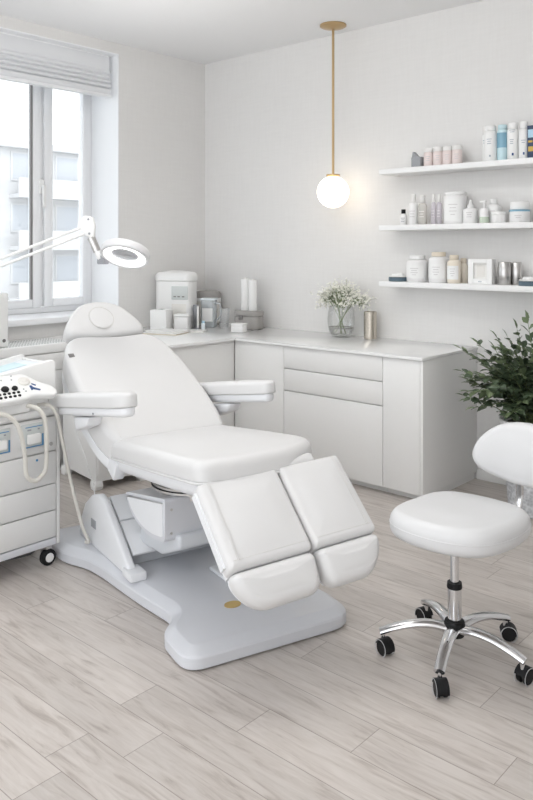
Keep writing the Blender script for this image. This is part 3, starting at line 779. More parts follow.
for tx, ty, tz in ((-.43, -.10, .92), (-.38, .02, .95), (-.36, -.2, .80), (-.36, -.12, .76), (-.30, -.24, .70), (-.33, -.05, .66), (-.24, -.28, .62), (-.30, -.15, .88), (-.22, -.25, .8), (-.15, -.3, .72), (-.12, .0, 1.06), (-.02, -.08, 1.12), (.1, 0, 1.1), (-.22, -.05, 1.0), (-.36, -.1, .72), (.3, -.1, 1.0), (.4, 0, .85)):
    branch(Vector((rng.uniform(-.05, .05), 0, .51)), Vector((tx, ty, tz)), .07, 12, .07, .58)
obj('stems', st, 'stem', t); obj('foliage', fo, ['leaf', 'leaf_young'], t, smooth=False)

# ------------------------------------------------------------------ stool
sx, sy = -1.420, 2.647
t = thing('rolling_stool', 'white padded rolling stool with backrest on a chrome five-star base', 'stool', (sx, sy, 0), 0)
bm = B(); lathe(bm, [(0, .085), (.036, .085), (.04, .095), (.04, .125), (.036, .14), (0, .14)], 28); obj('hub', bm, 'rubber', t)
bm = B(); lathe(bm, [(0, .141), (.024, .141), (.026, .15), (.026, .262), (0, .262)], 28); obj('lower_column', bm, 'chrome', t)
bm = B(); lathe(bm, [(0, .2625), (.028, .2625), (.029, .268), (.027, .284), (0, .284)], 28); obj('collar', bm, 'rubber', t)
bm = B(); lathe(bm, [(0, .2845), (.0165, .2845), (.0165, .44), (0, .44)], 24); obj('piston', bm, 'chrome', t)
angs = []
for cx, cy in ((-1.344, 2.367), (-1.643, 2.486), (-1.646, 2.81), (-1.336, 2.955), (-1.162, 2.636)): angs.append(math.atan2(cy-sy, cx-sx))
a0 = sum(((a-2*PI*k2/5+PI) % (2*PI))-PI for a, k2 in zip(angs, (0, -1, -2, -3, -4)))/5
RB = .268
for k in range(5):
    a = a0-2*PI*k/5; c, s = math.cos(a), math.sin(a)
    P = [(.03, .113), (.09, .122), (.16, .118), (.23, .100), (RB+.01, .083)]
    bm = B(); tube(bm, spline([(r*c, r*s, zz) for r, zz in P], 6), lambda u: .026-.006*u, 14, squash=(1, .62)); obj('leg', bm, 'chrome', t)
    M = T(RB*c, RB*s, 0) @ Matrix.Rotation(a+(.5, 2.2, .3, -.7, 1.4)[k], 4, 'Z')
    cs = B(); lathe(cs, [(0, .052), (.009, .052), (.009, .085), (0, .085)], 12, M); co = obj('caster', cs, 'chrome', t)
    bm = B()
    Rx = Matrix.Rotation(PI/2, 4, 'X')
    for zz in (-.021, .005):
        lathe(bm, [(0, zz), (.024, zz), (.0278, zz+.003), (.0278, zz+.013), (.024, zz+.016), (0, zz+.016)], 26, M @ T(.012, 0, .028) @ Rx)
    obj('wheel', bm, 'rubber', co)
    bm = B()
    # hood arching over the twin wheels
    pr = [(.0335*math.cos(q), .0335*math.sin(q)) for q in [R(-15+i*15) for i in range(13)]]
    pr += [(.029*math.cos(q), .029*math.sin(q)) for q in [R(165-i*15) for i in range(13)]]
    prism(bm, pr, -.022, .022, lambda x, y, d: tuple(M @ T(.012, 0, .028) @ Vector((x, d, y)))); obj('caster_hood', bm, 'rubber', co)
    bm = B()
    for zz in (-.0228, .0212): lathe(bm, [(.0295, zz), (.0322, zz), (.0322, zz+.0016), (.0295, zz+.0016), (.0295, zz)], 28, M @ T(.012, 0, .028) @ Rx, cap=False)
    obj('caster_band', bm, 'wheel_stripe', co)
# seat: a rounded saddle shape
SO = rpoly([(-.225, -.11), (-.15, -.21), (.05, -.235), (.205, -.165), (.25, .02), (.23, .20), (.04, .235), (-.18, .20)], .12, 6)
def seatfn(a, b, c): return (a+.004, b-.002, c-.008+.10*(a*a)*-.15+.02*(b > 0)*b)
bm = B(); lathe(bm, [(0, .425), (.06, .425), (.085, .44), (.085, .456), (0, .456)], 32); obj('seat_plate', bm, 'steel', t)
bm = B(); pad(bm, SO, .468, .572, .046, .040, bulge=.012, fn=seatfn, step=.02, seg=7); st_ = obj('seat', bm, 'leather_stool', t, angle=60)
bm = B(); ring = resample(inset(SO, -.0005), .02); pth = [Vector(seatfn(q.x, q.y, .522)) for q in ring]; pth.append(pth[0]); tube(bm, pth, .0018, 6); obj('piping', bm, 'leather_stool', st_)
# backrest
yaw = R(-6); c_, s_ = math.cos(yaw), math.sin(yaw)
bx, by = .135, .33
def backfn(a, b, c):
    # a along width, b up, c depth (towards sitter is -)
    wrap = -.35*a*a
    x, y = a, wrap-c+.10*(b-.12)
    return (bx+x*c_-y*s_, by+x*s_+y*c_, .600+b)
BO = rpoly([(-.23, .095), (-.20, .038), (-.10, .012), (.0, .0), (.10, .012), (.20, .045), (.225, .105), (.20, .185), (.10, .238), (0, .25), (-.11, .232), (-.19, .172)], .06, 5)
bm = B(); pad(bm, BO, -.03, .035, .028, .024, bulge=.008, fn=backfn, step=.02, seg=6); obj('backrest', bm, 'leather_stool', t, angle=60)
bm = B(); tube(bm, spline([(.05, .1, .455), (.07, .24, .452), (.085, .335, .47), (.09, .375, .53), (.09, .375, .62), (.09, .365, .70)], 8), .017, 12, squash=(1, .6)); obj('back_support', bm, 'chrome', t)

# ------------------------------------------------------------------ treatment chair
HD = R(-15)
ch = thing('treatment_chair', 'white padded electric treatment chair with reclined back and split leg rest', 'chair', (-1.985, 2.21, 0), HD)
# base: long body with a front bar and a rear bar
base_o = rpoly([(.0, -.345), (.045, .405), (-.235, .43), (-.34, .29), (-.62, .265), (-1.06, .31), (-1.24, .40), (-1.50, .40), (-1.52, -.40), (-1.22, -.40), (-1.06, -.31), (-.62, -.268), (-.335, -.222), (-.235, -.33)],
               [.09, .11, .10, .12, .2, .15, .08, .06, .06, .08, .15, .2, .08, .06], 7)
def ring_loft(bm, rings):
    p = bmesh.new(); vs = [[p.verts.new((q.x, q.y, z)) for q in o] for o, z in rings]; n = len(vs[0])
    for a, b in zip(vs, vs[1:]):
        for i in range(n): p.faces.new((a[i], a[(i+1) % n], b[(i+1) % n], b[i]))
    p.faces.new(vs[0]); p.faces.new(vs[-1]); return merge(bm, p)
bs = resample(base_o, .03)
bm = B(); ring_loft(bm, [(inset(bs, .006), .005), (bs, .011), (bs, .048), (inset(bs, .004), .055), (inset(bs, .040), .078), (inset(bs, .048), .080)]); obj('base', bm, 'plastic_base', ch, angle=25)
bm = B(); box(bm, -.60, -.35, .08, .17, .0795, .095, .006); obj('floor_bracket', bm, 'plastic_white', ch)
bm = B(); lathe(bm, [(0, 0), (.028, 0), (.028, .003), (0, .003)], 28, T(-.245, -.005, .0798)@Matrix.Scale(1.3, 4, (0, 1, 0))); obj('badge', bm, 'gold', ch, label='gold oval badge')
for u, v in ((-.06, -.28), (-.05, .33), (-1.42, -.33), (-1.42, .33)):
    bm = B(); lathe(bm, rc(.03, .006, .001), 20, T(u, v, 0)); obj('foot', bm, 'rubber', ch)
# rear lift housing
side = lambda a, b, d: (a, d, b)
wp = [(-1.36, .079), (-1.33, .15), (-1.27, .26), (-1.18, .325), (-1.09, .352), (-1.02, .342), (-.72, .125), (-.69, .079)]
bm = B(); prism(bm, wp, -.265, -.225, side, bev=.012, seg=3); obj('housing_cheek', bm, 'plastic_white', ch)
bm = B(); prism(bm, wp, .225, .265, side, bev=.012, seg=3); obj('housing_cheek', bm, 'plastic_white', ch)
wq = [(-1.30, .08), (-1.24, .24), (-1.16, .305), (-1.05, .328), (-.85, .19), (-.835, .08)]
bm = B(); prism(bm, wq, -.2245, .2245, side, bev=.006); lh = obj('lift_housing', bm, 'plastic_grey', ch)
bm = B(); prism(bm, [(-1.055, .345), (-.935, .264), (-.943, .252), (-1.063, .333)], -.215, .215, side, bev=.003); obj('cover_panel', bm, 'plastic_white', lh)
bm = B(); prism(bm, [(-.928, .259), (-.775, .153), (-.783, .141), (-.936, .247)], -.215, .215, side, bev=.003); obj('cover_panel', bm, 'plastic_white', lh)
bm = B(); box(bm, -1.17, -1.11, -.268, -.264, .175, .215, .001); obj('rating_plate', bm, 'grey_mid', ch)
bm = B(); box(bm, -.76, -.655, -.278, -.20, .0795, .118, .008); obj('housing_toe', bm, 'plastic_white', ch)
# lift arm and motor head
bm = B(); prism(bm, [(-.86, .17), (-.84, .30), (-.62, .31), (-.44, .33), (-.44, .27), (-.62, .19)], -.15, .15, side, bev=.015, seg=3); obj('lift_arm', bm, 'plastic_grey', ch)
hp = rpoly([(-.905, .405), (-.475, .485), (-.475, .30), (-.60, .278), (-.73, .285), (-.85, .335)], [.03, .02, .03, .08, .08, .06], 5)
bm = B(); prism(bm, hp, -.20, .20, side, bev=.018, seg=3); mh = obj('motor_head', bm, 'plastic_base', ch)
bm = B(); prism(bm, inset(hp, .022), -.2045, -.1985, side, bev=.0025); obj('side_cover', bm, 'plastic_white', mh)
bm = B()
for w_ in (.335, .435): lathe(bm, [(0, 0), (.006, 0), (.006, .003), (0, .003)], 12, T(-.476, -.17, w_) @ Matrix.Rotation(PI/2, 4, 'Y'))
obj('screw', bm, 'steel', mh)
bm = B(); lathe(bm, [(0, .455), (.15, .455), (.15, .485), (.185, .488), (.185, .512), (.16, .516), (.16, .545), (0, .545)], 44, T(-.60, 0, 0)); obj('swivel_ring', bm, 'steel', ch)
bm = B(); lathe(bm, [(.183, .498), (.189, .498), (.189, .503), (.183, .503)], 44, T(-.60, 0, 0)); obj('swivel_gasket', bm, 'rubber', ch)
# seat
def sfn(a, b, c): return (a-.115*c, b, .70+.115*a+c)
seat_o = rpoly([(-.87, -.295), (-.3, -.305), (.015, -.30), (.05, -.05), (.03, .16), (-.10, .315), (-.4, .315), (-.87, .295)], [.05, .2, .06, .15, .15, .12, .2, .05], 6)
bm = B(); pad(bm, seat_o, -.02, .068, .036, .018, bulge=.022, fn=sfn, step=.03, seg=6); sp = obj('seat', bm, 'leather', ch, angle=60)
bm = B(); r_ = [Vector(sfn(q.x, q.y, -.014)) for q in resample(inset(seat_o, -.0015), .03)]; r_.append(r_[0]); tube(bm, r_, .005, 6); obj('piping', bm, 'leather', sp)
tub = inset(resample(seat_o, .03), .012)
bm = B(); p = bmesh.new(); vs = []
for d, c in ((.0, -.024), (.002, -.045), (.02, -.065), (.06, -.082), (.10, -.088)):
    vs.append([p.verts.new(sfn(q.x, q.y, c)) for q in [Vector((-.42+(q.x+.42)*(1-d*1.3), q.y*(1-d*2.2))) for q in tub]])
n = len(tub)
for a, b in zip(vs, vs[1:]):
    for i in range(n): p.faces.new((a[i], a[(i+1) % n], b[(i+1) % n], b[i]))
p.faces.new(vs[0]); p.faces.new(vs[-1]); merge(bm, p); obj('seat_shell', bm, 'plastic_white', ch, angle=50)
# backrest
BA = R(27.5); bd = (-math.cos(BA), math.sin(BA)); bn = (math.sin(BA), math.cos(BA)); B0 = (-.795, .645)
def bfn(a, b, c): return (B0[0]+bd[0]*b+bn[0]*c, a, B0[1]+bd[1]*b+bn[1]*c)
bo = rpoly([(-.285, .0), (.275, .0), (.305, .12), (.315, .4), (.288, .74), (.20, .865), (.08, .85), (0, .845), (-.10, .855), (-.235, .87), (-.315, .76), (-.34, .4), (-.325, .12)], [.05, .05, .1, .2, .16, .07, .08, .1, .08, .07, .16, .2, .1], 6)
bm = B(); pad(bm, bo, -.10, .035, .034, .02, bulge=.014, fn=bfn, step=.03, seg=6); bk = obj('backrest', bm, 'leather', ch, angle=60)
sh_ = inset(resample(bo, .03), .006)
bm = B(); pad(bm, sh_, -.17, -.101, .004, .03, fn=bfn, step=.05); obj('back_shell', bm, 'plastic_white', ch, angle=50)
# padded frame lines on the backrest
bm = B()
for s in (-1, 1):
    tube(bm, [Vector(bfn(s*.262, .03+i*.04, .0325+.003)) for i in range(18)], .0014, 5)
obj('seam', bm, 'stitch', bk)
bm = B(); prism(bm, [(-.015, -.015), (.015, -.015), (.015, .015), (-.015, .015)], 0, .005, lambda a, b, d: tuple(Vector(bfn(-.292+a, .685+b, .0315+d))), bev=.002); obj('badge', bm, 'grey_dark', ch, label='small dark square badge')
# hinge block at the foot of the backrest
bm = B(); prism(bm, [(-.06, -.16), (.02, -.16), (.03, -.08), (-.06, -.06)], -.29, -.235, lambda a, b, d: bfn(d, a+.02, b), bev=.008); obj('hinge', bm, 'plastic_white', ch)
bm = B(); prism(bm, [(-.06, -.16), (.02, -.16), (.03, -.08), (-.06, -.06)], .235, .29, lambda a, b, d: bfn(d, a+.02, b), bev=.008); obj('hinge', bm, 'plastic_white', ch)
bm = B(); box(bm, -.90, -.74, -.22, .22, .525, .57, .01); obj('hinge_bar', bm, 'grey_dark', ch)
# head cushion
HA = R(46); hd = (-math.cos(HA), math.sin(HA)); hn = (math.sin(HA), math.cos(HA)); H0 = (-1.625, 1.040)
def hfn(a, b, c): return (H0[0]+hd[0]*b+hn[0]*c, a, H0[1]+hd[1]*b+hn[1]*c)
ho = rpoly([(-.225, .015), (0, -.005), (.225, .015), (.235, .075), (.15, .215), (.06, .262), (-.06, .262), (-.15, .215), (-.235, .075)], [.04, .2, .04, .05, .09, .07, .07, .09, .05], 6)
bm = B(); pad(bm, ho, -.075, .024, .035, .03, bulge=.006, fn=hfn, step=.02, seg=6); hr = obj('headrest', bm, 'leather', ch, angle=60)
bm = B(); el = [Vector((-.016+.070*math.cos(i*PI/16), .122+.076*math.sin(i*PI/16))) for i in range(32)]
pad(bm, el, .024, .0345, .005, .004, bulge=.001, fn=hfn, step=.02); obj('face_insert', bm, 'leather', hr, angle=60)
bm = B(); r_ = [Vector(hfn(-.016+.0715*math.cos(i*PI/16), .122+.0775*math.sin(i*PI/16), .0325)) for i in range(33)]; tube(bm, r_, .0022, 6); obj('insert_seam', bm, 'stitch', hr)
bm = B(); tube(bm, [hfn(0, -.10, -.09), hfn(0, .12, -.085)], .012, 10); obj('headrest_rod', bm, 'steel', ch)
# armrests
AA = R(9.5); ad = (math.cos(AA), math.sin(AA)); an = (-math.sin(AA), math.cos(AA))
for s in (-1, 1):
    A0 = (-1.34, .748) if s < 0 else (-1.34, .728)
    def afn(a, b, c, s=s): return (A0[0]+ad[0]*a+an[0]*c, s*(.375+b), A0[1]+ad[1]*a+an[1]*c)
    ln = .93 if s < 0 else .82
    ao = rpoly([(0, -.05), (ln-.10, -.058), (ln, -.035), (ln, .03), (ln-.06, .06), (0, .055)], [.02, .06, .04, .04, .06, .02], 5)
    bm = B(); pad(bm, ao, .0, .062, .022, .008, bulge=.004, fn=afn, step=.04, seg=5); arm = obj('armrest', bm, 'leather', ch, angle=60)
    bm = B(); pad(bm, inset(ao, .012), -.038, -.001, .003, .02, fn=afn, step=.05); obj('armrest_shell', bm, 'plastic_white', arm, angle=50)
    bm = B(); prism(bm, [(.32, -.11), (.46, -.085), (.50, -.045), (.30, -.045)], -.045, .03, lambda a, b, d: afn(a, d, b), bev=.012, seg=3); obj('armrest_bracket', bm, 'plastic_white', arm)
    bm = B()
    for a in (.08, .62): lathe(bm, [(0, 0), (.005, 0), (.005, .003), (0, .003)], 10, Matrix.Translation(afn(a, .0475, -.024)) @ Matrix.Rotation(PI/2*s*-1, 4, 'X'))
    obj('screw', bm, 'grey_mid', arm)
# leg rest
LA = R(43); ld = (math.cos(LA), -math.sin(LA)); lnn = (math.sin(LA), math.cos(LA)); L0 = (.038, .712)
def lfn(a, b, c): return (L0[0]+.06*a+ld[0]*b+lnn[0]*c, a, L0[1]+.05*a+ld[1]*b+lnn[1]*c)
FA = R(60); fd = (math.cos(FA), -math.sin(FA)); fnn = (math.sin(FA), math.cos(FA)); F0 = (L0[0]+ld[0]*.346, L0[1]+ld[1]*.346)
def ffn(a, b, c): return (F0[0]+.06*a+fd[0]*b+fnn[0]*c, a, F0[1]+.05*a+fd[1]*b+fnn[1]*c)
for v0, v1, near in ((-.31, .021, True), (.029, .305, False)):
    lo = rpoly([(v0, 0), (v1, 0), (v1, .335), (v0, .335)], .02, 5)
    bm = B(); pad(bm, lo, -.065, .0, .022, .008, bulge=.012, fn=lfn, step=.03, seg=5); lg = obj('leg_rest', bm, 'leather', ch, angle=60)
    bm = B(); e = v0+.035 if near else v1-.035
    for k in (0, .006): tube(bm, [lfn(e+k*(1 if near else -1), .01+i*.03, .0015+.0055*math.sin(PI*min(1, .2+i*.06))) for i in range(11)], .0011, 5)
    tube(bm, [lfn(v0+.02+i*(v1-v0-.04)/8, .305, .001) for i in range(9)], .0011, 5)
    obj('seam', bm, 'stitch', lg)
    bm = B(); box(bm, v0+.015, v1-.015, 0, 1, 0, 1)
    for q in bm.verts: q.co = Vector(lfn(q.co.x, .01+.32*q.co.y, -.095+.029*q.co.z))
    obj('leg_rest_shell', bm, 'plastic_white', lg)
    rr = (.04, .075, .10, .03) if near else (.03, .10, .075, .04)
    fo_ = rpoly([(v1-.002, 0), (v0+.002, 0), (v0+.008, .06), (v0+.075, .137), (v1-.006, .137)] if near else [(v1-.002, 0), (v0+.002, 0), (v0+.006, .137), (v1-.075, .137), (v1-.008, .06)], (.03, .03, .05, .05, .06) if near else (.03, .03, .06, .05, .05), 6)
    bm = B(); pad(bm, fo_, -.07, .006, .036, .022, bulge=.004, fn=ffn, step=.025, seg=6); fr = obj('foot_rest', bm, 'leather', ch, angle=60)
    bm = B(); pad(bm, inset(fo_, .008), -.085, -.0705, .002, .01, fn=ffn, step=.04); obj('foot_rest_shell', bm, 'plastic_white', fr)
    bm = B(); e = v0+.05 if near else v1-.05
    tube(bm, [ffn(v0+.06+(v1-v0-.12)*i/10, .105-.02*abs(i/5-1)**3, .0045) for i in range(11)], .0011, 5); obj('seam', bm, 'stitch', fr)
bm = B(); box(bm, -.318, -.306, 0, 1, 0, 1, 0)
for q in bm.verts: q.co = Vector(lfn(q.co.x, .02+.29*q.co.y, -.06+.03*q.co.z))
obj('leg_rail', bm, 'plastic_white', ch)
# soft leather cover over the leg hinge
bm = B(); tube(bm, spline([(-.005, -.26, .685), (.005, -.1, .692), (.010, .08, .700), (.010, .20, .704)], 6), .027, 14); obj('hinge_cover', bm, 'leather', ch, angle=60)
bm = B(); box(bm, -.30, .0, -.12, .12, .605, .645, .01); obj('leg_frame', bm, 'plastic_grey', ch)

# ------------------------------------------------------------------ equipment cart
ct = thing('equipment_cart', 'white drawer cart on casters beside the treatment chair', 'cart', (-3.27, 2.135, 0))
D, Wd = -.50, -.85                       # depth along -x, width along -y
bm = B(); box(bm, D, -.012, Wd, -.02, .14, .735); obj('body', bm, 'cart_white', ct, smooth=False)
for y0 in (-.02, Wd-.02):
    bm = B(); box(bm, D, .0, y0, y0+.02, .105, .735, .004); obj('side_post', bm, 'cart_white', ct)
bm = B(); box(bm, D, .0, Wd, -.021, .105, .139, .004); obj('bottom_frame', bm, 'plastic_base', ct)
bm = B(); box(bm, D-.01, .015, Wd-.02, .008, .736, .775, .014, 3); obj('top', bm, 'cart_white', ct)
for z0, z1 in ((.145, .272), (.278, .402), (.408, .56)):
    bm = B(); box(bm, -.011, .002, Wd+.003, -.025, z0, z1, .003); dr = obj('drawer', bm, 'cart_white', ct)
bm = B(); box(bm, -.011, .003, Wd+.003, -.025, .566, .73, .003); pn = obj('module_panel', bm, 'cart_white', ct)
for y in (-.215, -.39):
    bm = B(); box(bm, .002, .010, y, y+.12, .60, .715, .004); md = obj('printer_module', bm, 'screen_grey', ct)
    bm = B(); box(bm, .009, .0115, y+.004, y+.116, .604, .609); box(bm, .009, .0115, y+.108, y+.116, .609, .66); box(bm, .009, .0115, y+.02, y+.11, .698, .702); obj('blue_trim', bm, 'blue_print', md, smooth=False, label='blue edging strips')
    bm = B(); box(bm, .009, .03, y+.025, y+.095, .622, .668, .008, 3); obj('handle', bm, 'white', md)
    bm = B(); box(bm, .0095, .012, y+.03, y+.05, .683, .69); box(bm, .0095, .012, y+.085, y+.095, .683, .69); obj('indicator', bm, 'grey_mid', md, smooth=False)
bm = B(); lathe(bm, rc(.009, .006, .001), 16, T(.003, -.055, .60) @ Matrix.Rotation(PI/2, 4, 'Y')); obj('lock', bm, 'steel', ct)
bm = B(); lathe(bm, rc(.006, .004, .001), 14, T(.002, -.13, .535) @ Matrix.Rotation(PI/2, 4, 'Y')); obj('power_button', bm, 'blue_print', ct)
for x, y in ((-.05, -.07), (-.05, Wd+.07), (D+.06, -.07), (D+.06, Wd+.07)):
    M = T(x, y+.025, 0) @ Matrix.Scale(1.15, 4)
    bm = B(); lathe(bm, [(0, .06), (.012, .06), (.014, .07), (.012, .091), (0, .091)], 16, M); cs = obj('caster', bm, 'steel', ct)
    bm = B(); Ry = Matrix.Rotation(PI/2, 4, 'Y')
    lathe(bm, [(0, -.014), (.028, -.014), (.0345, -.009), (.0345, .009), (.028, .014), (0, .014)], 28, M @ T(.01, .0, .0346) @ Ry); obj('wheel', bm, 'rubber', cs)
    bm = B(); lathe(bm, rc(.019, .004, .001), 24, M @ T(.0235, 0, .0346) @ Ry); obj('wheel_cap', bm, 'white', cs)
    bm = B(); box(bm, -.03, .022, -.014, .014, .069, .082, .004, M=M); box(bm, -.03, -.015, -.012, .012, .03, .072, .003, M=M); obj('fork', bm, 'steel', cs)

# control console leaning on the cart
cn = thing('control_console', 'white beauty machine control console with black knobs on the cart', 'machine', (-3.21, 1.86, .776))
KA = R(35)
def cfn(a, b, c): return (-b*math.cos(KA)+c*math.sin(KA), a-1.86, .074+b*math.sin(KA)+c*math.cos(KA))   # a along y, b up the slope
co_ = rpoly([(1.42, .0), (1.925, .0), (1.955, .018), (2.075, -.004), (2.095, .02), (2.085, .06), (2.02, .108), (1.98, .168), (1.42, .178)], [.02, .05, .04, .02, .015, .03, .05, .03, .03], 5)
bm = B(); pad(bm, co_, -.042, .0, .012, .018, fn=cfn, step=.03); obj('console_body', bm, 'white', cn, angle=40)
bm = B(); box(bm, -.135, -.04, -.38, .10, .0, .07, .008); obj('console_stand', bm, 'white', cn)
def dome(name, a, b, r, h, m, parent, sx_=1):
    bm = B(); lathe(bm, [(0, 0), (r, 0), (r, h*.5), (r*.85, h*.85), (r*.4, h), (0, h)], 24)
    for v in bm.verts: v.co = Vector(cfn(a+v.co.y*sx_, b+v.co.x, v.co.z))
    return obj(name, bm, m, parent)
dome('knob', 1.841, .073, .017, .012, 'rubber', cn, 1.1); dome('knob', 1.889, .071, .013, .011, 'rubber', cn, 1.1); dome('knob', 1.78, .074, .013, .011, 'rubber', cn, 1.1)
d_ = dome('dial', 1.954, .108, .026, .010, 'cream', cn, 1.15); dome('dial_cap', 1.952, .109, .016, .015, 'cream', d_, 1.2)
for i in range(6):
    for j in range(2): dome('button', 1.775+i*.0235+.004*j, .024+j*.021, .0068, .005, 'rubber', cn, 1.15)
for a, b in ((1.85, .135), (1.90, .13), (1.93, .06), (1.91, .155), (1.935, .045)): dome('light', a, b, .0035, .003, 'grey_mid', cn)
for nm, pts in (('emblem', [(1.965, .045), (1.967, .076), (1.978, .078), (1.982, .064), (2.012, .044), (2.006, .036), (1.977, .050)]), ('emblem', [(1.983, .082), (1.998, .070), (2.003, .076), (1.985, .092)])):
    bm = B(); prism(bm, pts, -.0005, .0012, lambda a, b, d: cfn(a, b, d)); obj(nm, bm, 'logo_blue', cn, smooth=False, label='dark blue tick-shaped emblem')
# hoses hanging down the cart front
hp_ = [(-3.30, 1.93, .797), (-3.235, 1.955, .805), (-3.205, 1.99, .775), (-3.2, 2.012, .70), (-3.2, 2.012, .52), (-3.2, 1.985, .474), (-3.2, 1.949, .463), (-3.2, 1.910, .498), (-3.2, 1.900, .60), (-3.2, 1.872, .72), (-3.21, 1.82, .785), (-3.23, 1.75, .80)]
bm = B(); tube(bm, spline(hp_, 8), .0105, 10)
o = obj('hose', bm, 'cord'); set_props(o, 'beige hose hanging in a long loop down the front of the drawer cart', 'hose')
bm = B(); tube(bm, spline([(-3.30, 2.03, .790), (-3.245, 2.06, .79), (-3.225, 2.09, .73), (-3.215, 2.11, .62), (-3.2, 2.145, .43), (-3.185, 2.20, .2), (-3.185, 2.24, .105), (-3.20, 2.23, .10)], 8), .0085, 10)
o = obj('hose', bm, 'cord'); set_props(o, 'beige hose running from the cart top down to the chair base', 'hose')

# rear tray box on the cart
t = thing('tray_box', 'white open tray box with a sloping rim behind the console', 'box', (-3.545, 2.185, .776))
bm = B()
tp = [(-.72, .0), (.0, .0), (.0, .195), (-.014, .208), (-.72, .105)]
prism(bm, tp, .125, .16, lambda a, b, d: (d, a, b), bev=.008)
prism(bm, tp, -.15, -.125, lambda a, b, d: (d, a, b), bev=.006)
box(bm, -.125, .125, -.025, .0, 0, .19, .004)
box(bm, -.125, .125, -.72, -.025, 0, .03)
obj('tray', bm, 'white', t)
bm = B(); prism(bm, [(-.68, .085), (-.026, .178), (-.026, .182), (-.68, .089)], -.124, .124, lambda a, b, d: (d, a, b)); il = obj('inlay', bm, 'inlay_blue', t, smooth=False)
bm = B()
prism(bm, [(-.27, .148), (-.08, .175), (-.08, .1765), (-.27, .1495)], -.10, .02, lambda q, b, d: (d, q, b))
obj('print', bm, 'teal', il, smooth=False)
t = thing('glass_cup', 'small clear glass cup standing in the tray box behind the console', 'glass', (-3.50, 1.90, .945))
bm = B(); lathe(bm, [(0, 0), (.026, 0), (.032, .05), (.029, .05), (.024, .006), (0, .006)], 20, cap=False); obj('body', bm, 'tumbler_glass', t)
t = thing('device_tower', 'white upright device standing on the low window unit at the left frame edge', 'machine', (-4.80, 2.55, .8852))
bm = B(); box(bm, -.10, .10, -.30, .125, 0, .36, .014, 3); obj('housing', bm, 'white', t)
bm = B(); lathe(bm, rc(.012, .003, .001), 14, T(.10, .09, .045) @ Matrix.Rotation(PI/2, 4, 'Y')); obj('button', bm, 'grey_dark', t)

# floor cords near the chair base
bm = B(); tube(bm, spline([(-3.60, 1.75, .01), (-3.50, 1.95, .01), (-3.47, 2.08, .010), (-3.50, 2.14, .012)], 8), .006, 8)
o = obj('power_cord', bm, 'cord_dark'); set_props(o, 'dark power cord on the floor between cart and chair base', 'cord')
bm = B(); tube(bm, spline([(-4.24, 2.86, .50), (-4.18, 2.85, .36), (-4.05, 2.83, .22), (-3.92, 2.80, .06), (-3.85, 2.72, .008), (-3.75, 2.64, .008)], 8), .004, 8)
o = obj('power_cord', bm, 'white'); set_props(o, 'thin white cord hanging down in front of the footed cabinet', 'cord')

# ------------------------------------------------------------------ magnifier lamp
lm = thing('magnifier_lamp', 'white magnifying ring lamp on a jointed arm above the headrest', 'lamp', (-3.86, 1.70, 0))
bm = B(); lathe(bm, [(0, 0), (.16, 0), (.165, .01), (.15, .03), (.03, .04), (0, .04)], 32); obj('stand_foot', bm, 'white', lm)
bm = B(); tube(bm, [(0, 0, .03), (0, 0, 1.30)], .016, 12); obj('stand_pole', bm, 'white', lm)
def lp(x, y, zz): return Vector((x+3.86, y-1.70, zz))
E = lp(-3.412, 2.385, 1.655)
S = Vector((0, 0, 1.315))
perp = Vector((0, 0, 1))
bm = B()
for dz in (-.02, .018): tube(bm, [S+Vector((0, 0, dz)), E+Vector((0, 0, dz-.012))], .0085, 10)
obj('arm', bm, 'white', lm)
bm = B(); tube(bm, [S+Vector((0, 0, -.05)), S+Vector((0, 0, .05))], .026, 14); obj('shoulder_joint', bm, 'white', lm)
C = lp(-3.215, 2.488, 1.515)
dv = (C-E)
bm = B()
pl = [(-.045, .005), (.005, -.052), (.045, -.062), (.05, .01), (.035, .055), (-.01, .06)]
ex = Vector((.744, .668, 0)); fwv = Vector((.668, -.744, 0))
prism(bm, pl, -.016, .016, lambda a, b, d: tuple(E+ex*a+Vector((0, 0, b))+fwv*d), bev=.008); ej = obj('elbow_joint', bm, 'white', lm)
for a, b in ((.015, .04), (.02, -.035)):
    bm = B(); lathe(bm, rc(.006, .004, .001), 12, Matrix.Translation(E+ex*a+Vector((0, 0, b))+fwv*.014) @ fwv.to_track_quat('Z', 'Y').to_matrix().to_4x4()); obj('screw', bm, 'grey_mid', ej)
k1 = E+ex*.026+Vector((0, 0, -.055)); k2 = E+ex*.058+Vector((0, 0, -.128)); k3 = E+ex*.078+Vector((0, 0, -.165))
bm = B(); tube(bm, [k1, k2], .021, 14); obj('neck', bm, 'steel', lm)
bm = B(); tube(bm, [k2, k3], .019, 12); obj('neck_end', bm, 'white', lm)
bm = B(); box(bm, -.028, .028, -.02, .02, -.03, .018, .006, M=Matrix.Translation(k3+ex*.01)); obj('neck_joint', bm, 'grey_mid', lm)
# ring head, tipped so that its lit underside faces the room
tilt = Matrix.Rotation(R(-29), 3, Vector((.744, .668, 0))) @ Matrix.Rotation(R(7), 3, Vector((-.668, .744, 0)))
MH = Matrix.Translation(C) @ tilt.to_4x4()
bm = B(); lathe(bm, [(.075, .022), (.10, .028), (.122, .022), (.128, .008), (.127, -.018), (.124, -.022), (.112, -.022), (.112, .006), (.068, .006), (.068, .014)], 48, MH, cap=False)
f0 = None
obj('ring_head', bm, 'lamp_grey', lm, angle=30)
bm = B(); lathe(bm, [(.073, -.012), (.111, -.016), (.1125, .004), (.0725, .004), (.073, -.012)], 48, MH, cap=False); obj('light_ring', bm, 'ring_light', lm, angle=30)
bm = B(); lathe(bm, [(0, -.012), (.05, -.009), (.0725, -.004), (.0725, .004), (.05, .009), (0, .012)], 40, MH, cap=False); obj('lens', bm, 'lens', lm)
hb = C+(MH.to_3x3() @ Vector((-.128, 0, .0)))
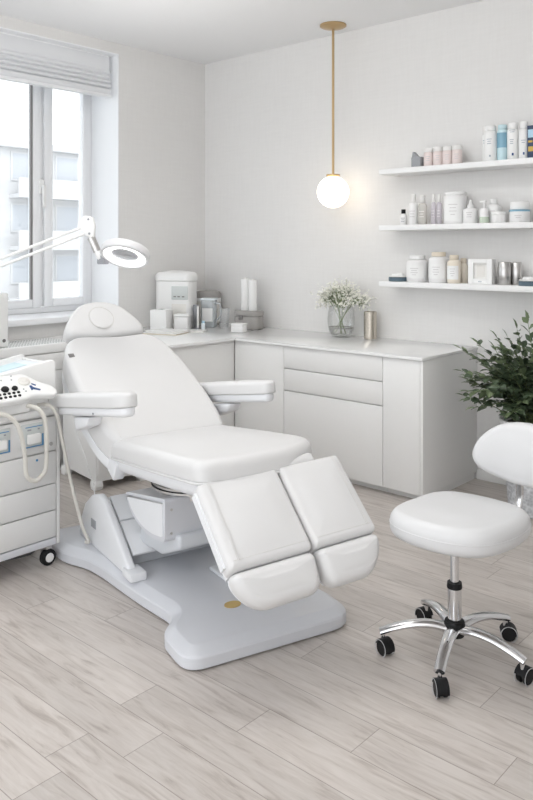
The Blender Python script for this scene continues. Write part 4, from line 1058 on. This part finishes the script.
bm = B(); tube(bm, [k3+ex*.02, C-ex*.12+Vector((0, 0, .012))], .011, 10); obj('head_bracket', bm, 'grey_mid', lm)

# ------------------------------------------------------------------ light
w = bpy.data.worlds.new('sky'); scene.world = w; w.use_nodes = True
bg = w.node_tree.nodes['Background']; bg.inputs[0].default_value = (.93, .965, 1.0, 1); bg.inputs[1].default_value = 2.3
def area(name, loc, rot, sx_, sy_, power, col=(1, .985, .96)):
    l = bpy.data.lights.new(name, 'AREA'); l.shape = 'RECTANGLE'; l.size = sx_; l.size_y = sy_; l.energy = power; l.color = col
    o = bpy.data.objects.new(name, l); COL.objects.link(o); o.location = loc; o.rotation_euler = rot; return o
area('ceiling_fill', (-2.6, 2.6, ZC-.03), (0, 0, 0), 1.4, .5, 6)  # added unseen ceiling lamp, brightens the room from above
area('up_fill', (-2.4, 2.3, 2.66), (PI, 0, 0), 1.8, .9, 32)  # added fill with no fitting, lifts ceiling and walls by bounce
area('up_fill', (-.2, -.3, 2.4), (PI, 0, 0), 1.6, 1.0, 30)  # added out of view to brighten leg rest and stool
area('up_fill', (-4.0, 3.3, 2.4), (PI, 0, 0), .8, .8, 1.6)  # weak added fill beside the window wall, no fitting there
sun = bpy.data.lights.new('sun', 'SUN'); sun.energy = .8; sun.angle = R(10); sun.color = (1, .98, .95)
so = bpy.data.objects.new('sun', sun); COL.objects.link(so)
so.rotation_euler = Vector((-.55, .25, -.8)).to_track_quat('-Z', 'Y').to_euler()

# ------------------------------------------------------------------ camera
cam = bpy.data.cameras.new('camera'); co = bpy.data.objects.new('camera', cam); COL.objects.link(co); scene.camera = co
co.location = (0, 0, 1.55); co.rotation_euler = (R(90), 0, R(41.9))
cam.sensor_fit = 'AUTO'; cam.sensor_width = 36; cam.lens = 772/800*36; cam.shift_y = -153/800; cam.clip_start = .05; cam.clip_end = 400
vs_ = scene.view_settings; vs_.view_transform = 'Standard'; vs_.look = 'None'; vs_.gamma = 1; vs_.use_curve_mapping = False; vs_.exposure = 0.0
